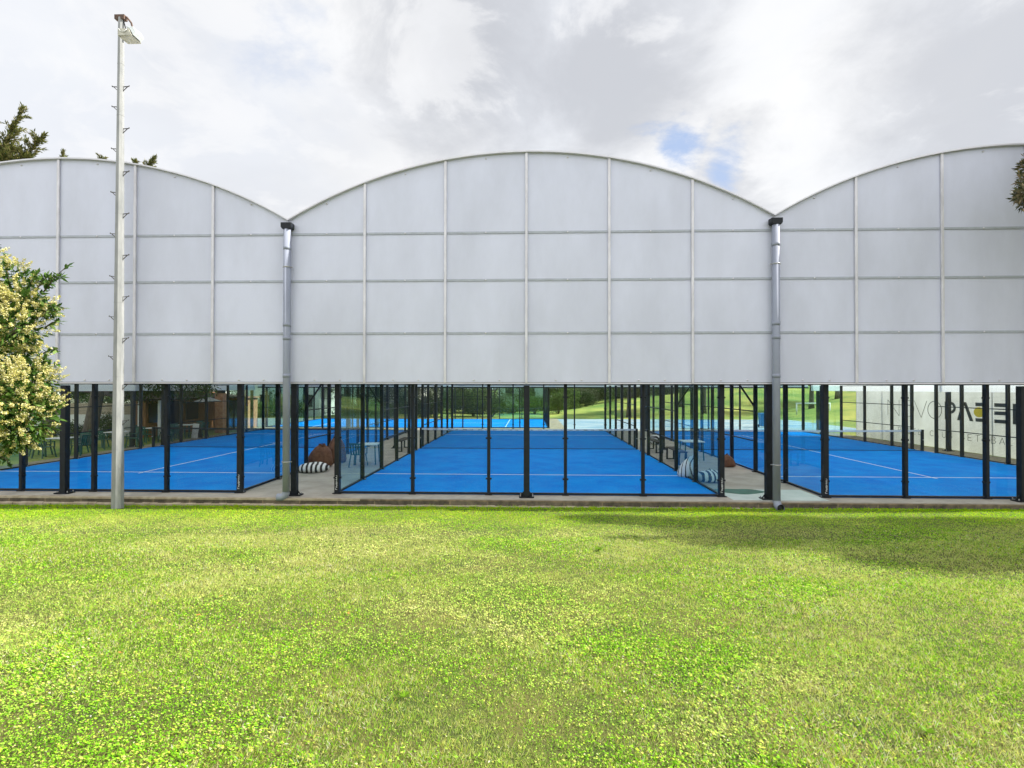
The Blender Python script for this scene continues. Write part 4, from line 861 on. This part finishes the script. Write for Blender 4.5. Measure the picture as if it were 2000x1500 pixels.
house('white two storey house behind the outdoor court, between the left trees', -17.5, 47, 9, 8, 6, M['whitewall'], M['tile'], W3)
house('white house with dark windows farther left behind the cafe', -38, 40, 10, 8, 6, M['whitewall'], M['tile'], W3)
house('long white low building beyond the left trees', -25.5, 40, 9, 6, 3.4, M['whitewall'], M['tile'], W3[:4], name='low_building')
house('pale grey building behind the central shrubs', -1.2, 62, 6.4, 8, 7, M['greywall'], M['tile'], [(-1.6, 1.6, 1, 1.2), (1.5, 1.6, 1, 1.2)])
house('white house with red roof beyond the shrubs, right of the grey building', 5.5, 75, 6, 8, 4, M['whitewall'], M['tile'], [(-1.6, 1.6, 1, 1.2), (1.5, 1.6, 1, 1.2)])
house('white building showing between the trees at the very left', -52, 38, 12, 8, 6, M['whitewall'], M['tile'], W3)
# ---------------------------------------------------------------- trees and shrubs behind
tn = 0
def T(u, Y, kind, h, cr, what, seed, **k):
    g = at(u, 800, Y); z = float(park_z(np.array(g.x), np.array(Y))); cols = {'green': GREEN, 'olive': OLIVE, 'dark': DARK}[kind]
    return tree({'green': 'broadleaf_tree', 'olive': 'olive_tree', 'dark': 'pine_tree'}[kind], what, g.x, Y, z, h, cr, cols, seed=seed, group='trees beyond the courts', **k)
T(500, 38, 'green', 7.5, 3.0, 'bushy green tree right of the orange pillar, seen past the left court', 1, cz=0.5, per=900)
T(560, 41, 'green', 7, 2.8, 'bushy green tree behind the left downpipe', 2, cz=0.42, per=900)
T(610, 44, 'dark', 8, 2.6, 'dark tree left of the white two storey house', 3, cz=0.45, per=900)
T(672, 38, 'green', 6.5, 2.6, 'thin trunked green tree in front of the white two storey house', 4, cz=0.62, per=600)
T(735, 37, 'olive', 6, 3.4, 'spreading grey olive tree left behind the middle court net', 5, cz=0.5, per=900, size=0.13)
T(790, 40, 'olive', 6, 3.0, 'olive tree with bare lower branches behind the left end of the net', 6, cz=0.52, per=700, size=0.13)
T(850, 36, 'dark', 7, 2.6, 'dark trunked tree just left of the middle court far wall', 7, cz=0.6, trunk_r=0.22, per=700)
T(905, 47, 'green', 6, 2.8, 'yellow green tree standing behind the dark shrubs', 8, cz=0.42, per=1000)
T(965, 45, 'olive', 5.5, 2.4, 'small pale olive tree with visible trunk before the grey building', 9, cz=0.52, per=800, size=0.13)
T(1095, 52, 'green', 6, 2.6, 'light green tree right of the centre column', 10, cz=0.38, per=1100)
for i, (u, Y, s) in enumerate([(1135, 66, 1), (1165, 72, 1), (1205, 68, 1), (1250, 74, 1), (1300, 66, 1), (1350, 72, 1), (1400, 64, 1), (1455, 70, 1), (1500, 62, 1), (1550, 66, 1), (1600, 60, 1), (1650, 62, 1), (1700, 58, 1)]):
    T(u, Y, 'dark' if i % 3 else 'olive', 6.5, 3.4, 'dense tree number %s along the top of the grassy slope' % ['first', 'second', 'third', 'fourth', 'fifth', 'sixth', 'seventh', 'eighth', 'ninth', 'tenth', 'eleventh', 'twelfth', 'thirteenth'][i], 20+i, cz=0.42, per=900, size=0.2)
for i, (u, Y, w) in enumerate([(1228, 36, 'right end of the net'), (1262, 40, 'middle court right post'), (1330, 44, 'glass of the right aisle'), (1375, 38, 'right aisle bean bag'), (1585, 38, 'goal frame'), (1636, 42, 'banner far end')]):
    T(u, Y, 'olive', 7.5, 2.6, 'tall bare trunked tree on the slope behind the '+w, 40+i, cz=0.72, trunk_r=0.24, per=600)
for i, (u, Y, w) in enumerate([(150, 22, 'left of the big trunk'), (235, 26, 'behind the floodlight pole'), (330, 27, 'over the cafe roof'), (390, 30, 'above the orange pillar'), (445, 29, 'beyond the screen'), (60, 18, 'behind the blossom tree')]):
    T(u, Y, 'dark', 6.5, 2.6, 'dark hanging tree '+w, 60+i, cz=0.55, per=360)
for i, (u, Y, rx, h, kd, w) in enumerate([(830, 38, 2.4, 2.0, 'dark', 'left of the far court wall'), (880, 37, 2.2, 2.6, 'dark', 'behind the far court glass, leftmost'), (925, 38, 2.2, 2.9, 'green', 'behind the far court glass, second'), (960, 37, 1.9, 2.2, 'dark', 'with white blossom specks'),
                                       (1000, 47, 2.0, 1.1, 'green', 'below the grey building'), (1045, 44, 2.4, 2.0, 'green', 'behind the centre column'), (1090, 43, 1.6, 2.6, 'green', 'bright beside the slope'), (560, 36, 2.6, 2.3, 'green', 'behind the left downpipe'), (500, 34, 2.4, 1.8, 'green', 'beyond the left court corner'),
                                       (740, 35, 3.0, 1.7, 'green', 'in the left aisle gap'), (690, 35, 2.6, 1.5, 'dark', 'before the white house'), (790, 36, 2.2, 1.5, 'dark', 'behind the net post'), (220, 13.8, 1.0, 1.5, 'green', 'against the white garden wall'), (130, 13.5, 1.4, 1.3, 'green', 'left of the big trunk')]):
    g = at(u, 800, Y); shrub('%s green shrub %s' % ('dark' if kd == 'dark' else 'leafy', w), g.x, Y, float(park_z(np.array(g.x), np.array(Y))), rx, rx*0.8, h, GREEN if kd == 'green' else DARK, 80+i, group='shrubs beyond the courts', size=0.13 if Y > 20 else 0.09)
for i, (u, Y, w) in enumerate([(1118, 54, 'below the first tree'), (1150, 57, 'below the second tree'), (1190, 58, 'below the third tree'), (1232, 60, 'below the fourth tree'), (1280, 60, 'below the fifth tree'), (1330, 61, 'below the sixth tree'), (1385, 62, 'below the seventh tree'), (1440, 62, 'below the eighth tree'), (1500, 62, 'below the ninth tree'), (1570, 61, 'below the tenth tree')]):
    g = at(u, 800, Y); shrub('dark hedge shrub on top of the slope, %s' % w, g.x, Y, float(park_z(np.array(g.x), np.array(Y)))-0.1, 3.2, 1.6, 2.6, OLIVE if i % 2 else DARK, 130+i, group='hedge along the top of the slope', size=0.16, per=700)
for i, (u, Y, w) in enumerate([(812, 44, 'left of the far court'), (868, 45, 'behind the dark shrubs'), (938, 46, 'just left of the pale tree'), (1020, 52, 'right of the grey building')]):
    T(u, Y, 'green' if i % 2 else 'olive', 5.5, 2.3, 'loose pale tree '+w, 150+i, cz=0.42, per=650, size=0.14)
house('pale cream house showing between the trees left of centre', -12.0, 58, 6, 7, 5, M['whitewall'], M['tile'], [(-1.6, 1.2, 1, 1.2), (1.5, 1.2, 1, 1.2)])
# goal frame, bins
g = onfloor(1556, 826, 0.6); gz = float(park_z(np.array(at(1575, 820, 34.5).x), np.array(34.5))); gx = at(1556, 820, 34.5).x
go = thing('goal_frame', 'small white goal frame on the grass beyond the right court', 'goal', (gx, 34.5, gz))
MB().tube([(0, 0, 0), (0, 0, 1.0)], 0.06, M['whitewall'], 8).build('upright', go); MB().tube([(3.0, 0, 0), (3.0, 0, 1.0)], 0.06, M['whitewall'], 8).build('upright', go); MB().tube([(-0.06, 0, 1.05), (3.06, 0, 1.05)], 0.06, M['whitewall'], 8).build('crossbar', go)
bx = at(1492, 838, 24).x
bn = thing('blue_bin', 'pale blue wheeled bin on the paving behind the right aisle', 'bin', (bx, 24, 0)); MB().ext([(-.25, -.25, .08), (.25, -.25, .08), (.32, -.25, .95), (-.32, -.25, .95)], (0, -1, 0), 0.5, M['bluebin']).build('body', bn, bevel=0.02); MB().box(-.34, .34, -.28, .30, .951, 1.02, M['bluebin']).build('lid', bn, bevel=0.02)
for sx in (-1, 1): MB().tube([(sx*.22, .28, .1), (sx*.27, .28, .1)], 0.1, M['ink'], 12).build('wheel', bn)
# ---------------------------------------------------------------- grass
def make_grass():
    Vs, Fs, Ts = [], [], []; k = 0
    from math import exp
    def patchn(x, y, s, ph):
        return np.sin(x*s+ph+1.3*np.sin(y*s*0.7+ph*2))*np.sin(y*s*1.1+ph*1.7+np.sin(x*s*0.8))
    bands = [(-12.2, -10.6, 13500), (-10.6, -9.0, 9500), (-9.0, -7.0, 5600), (-7.0, -4.5, 3200), (-4.5, -0.85, 1900), (-0.85, -0.63, 3600)]
    for (ya, yb, dens) in bands:
        dm = yb-CAM.y; hw = dm*1.06+0.4
        n = int(2*hw*(yb-ya)*dens); x = rng.uniform(-hw, hw, n)+0.0; y = rng.uniform(ya, yb, n)
        ok = np.abs(x) < (y-CAM.y)*1.07+0.3; x, y = x[ok], y[ok]; n = len(x)
        z = lawn_z(x, y)-0.004; d = y-CAM.y
        A1 = patchn(x, y, 1.1, 0.3)+0.6*patchn(x, y, 2.7, 2.1)+0.35*patchn(x, y, 6.5, 4.4)
        A2 = patchn(x, y, 0.8, 3.3)+0.7*patchn(x, y, 2.2, 1.1)+0.4*patchn(x, y, 7.0, 0.4)
        clover = (A2+rng.normal(0, 0.7, n)) > 0.45
        ln = np.where(clover, 0.010+0.011*rng.random(n), 0.020+0.024*rng.random(n))*(1+0.9*np.clip((y+0.82)/0.15, 0, 1))*(1+0.25*np.clip(A1, -1, 1))*(1+0.3*np.clip(patchn(x, y, 19.0, 1.4)+patchn(x, y, 33.0, 0.2), -1, 1))
        wd = np.where(clover, 0.0065+0.005*rng.random(n), 0.0026+0.0020*rng.random(n))*np.clip(d/3.2, 1, 2.2)
        far = np.clip((-y)/12, 0, 1)[:, None]
        cb = np.array([(0.22, 0.37, 0.035), (0.33, 0.48, 0.08), (0.12, 0.24, 0.018), (0.48, 0.55, 0.22)])
        cc = np.array([(0.18, 0.36, 0.028), (0.26, 0.45, 0.05), (0.10, 0.23, 0.016), (0.35, 0.50, 0.11)])
        T = np.where(clover[:, None], cc[rng.integers(0, 4, n)], cb[rng.integers(0, 4, n)])
        dry = rng.random(n) < (0.12+0.26*np.clip(A1+0.1, 0, 1)*far[:, 0])*np.where(clover, 0.25, 1.15)
        T[dry] = np.array([(0.50, 0.43, 0.26), (0.36, 0.29, 0.16), (0.60, 0.54, 0.36)])[rng.integers(0, 3, dry.sum())]
        A3 = np.clip(0.55*patchn(x, y, 0.55, 5.1)+0.5*patchn(x, y, 1.6, 0.9)+0.35*patchn(x, y, 4.1, 2.7)+0.3, 0, 1)[:, None]*0.7; T = T*(1-A3)+np.array([0.47, 0.50, 0.22])*A3*(0.65+0.6*rng.random((n, 1)))
        nb = np.clip(1-(-y-0.6)/3.6, 0, 1)[:, None]; T = T*(1-nb)+np.array([0.25, 0.50, 0.008])*nb*(0.7+0.6*rng.random((n, 1)))
        A4 = patchn(x, y, 19.0, 1.4)+patchn(x, y, 33.0, 0.2)
        T *= 1.36*(0.55+0.85*rng.random((n, 1)))*(1+0.10*np.clip(A1, -1, 1)[:, None])*(1+0.17*A4[:, None]); T *= np.array([1.07, 1.18, 0.76]); T = np.clip(T, 0, 0.66)
        a = rng.uniform(0, 2*np.pi, n); tilt = np.where(clover, rng.uniform(0.9, 1.5, n), rng.uniform(0.15, 1.05, n))
        D = np.stack([np.cos(a)*np.sin(tilt), np.sin(a)*np.sin(tilt), np.cos(tilt)], 1)
        P0 = np.stack([x, y, z+np.where(clover, 0.012+0.02*rng.random(n), 0)], 1)
        V, F, TT = leaf_quads(P0, D, np.stack([np.cos(a+1.3), np.sin(a+1.3), np.full(n, 0.4)+clover*1.5], 1), ln, wd, T)
        Vs.append(V); Fs.append(F+k); Ts.append(TT); k += len(V)
    o = np_mesh('grass', np.vstack(Vs), np.vstack(Fs), M['blade'], np.vstack(Ts)); o['kind'] = 'stuff'
    o['label'] = 'short lawn of bright green grass and clover with dry patches'; o['category'] = 'grass'
make_grass()
# broad-leaved weeds and fallen leaves in the lawn
def rosette(x, y, s, label, seed):
    r = random.Random(seed); n = 20; rs = np.random.default_rng(seed); a = rs.uniform(0, 6.28, n)
    D = np.stack([np.cos(a), np.sin(a), rs.uniform(0.15, 0.7, n)], 1); D /= np.linalg.norm(D, axis=1, keepdims=True)
    V, F, T = leaf_quads(np.zeros((n, 3))+[0, 0, 0.01], D, np.tile([0, 0, 1.0], (n, 1)), s*(0.6+0.5*rs.random(n)), s*(0.20+0.08*rs.random(n)), np.array([(0.14, 0.27, 0.012)])*(0.7+0.6*rs.random((n, 1))))
    o = np_mesh('weed', V, F, M['leaf'], T); o.location = (x, y, float(lawn_z(np.array(x), np.array(y)))+0.01); tag(o, label, 'weed', 'broad leaved weeds in the lawn')
def lawn_hit(u, v):
    r = ray(u, v); t = 0.5
    while t < 40:
        p = CAM+r*t
        if p.z < float(lawn_z(np.array(p.x), np.array(p.y))): return p
        t += 0.02
for i, (u, v, s, w) in enumerate([(1810, 1440, 0.09, 'broad leaved weed low in the right corner of the lawn'), (790, 1370, 0.08, 'clump of leaves in the left centre foreground'), (1170, 1078, 0.16, 'weed tuft near the tip of the tree shadow')]):
    p = lawn_hit(u, v); rosette(p.x, p.y, s*0.62, w, i)
for i, (u, v, w) in enumerate([(387, 1209, 'fallen orange leaf on the left of the lawn'), (432, 1171, 'fallen orange leaf further back on the left lawn'), (682, 1205, 'fallen orange leaf on the lawn left of centre'), (237, 1283, 'fallen brown leaf in the left foreground')]):
    p = lawn_hit(u, v); n = 3; a = np.array([0.3, 1.6, 2.9])+i; D = np.stack([np.cos(a), np.sin(a), np.full(3, .25)], 1)
    V, F, Tt = leaf_quads(np.zeros((3, 3)), D, np.tile([0, 0, 1.0], (3, 1)), np.full(3, .026), np.full(3, .02), np.tile([(0.50, 0.26, 0.07)], (3, 1)))
    o = np_mesh('fallen_leaf', V, F, M['leaf'], Tt); o.location = (p.x, p.y, p.z+0.035); tag(o, w, 'leaf', 'fallen leaves on the lawn')
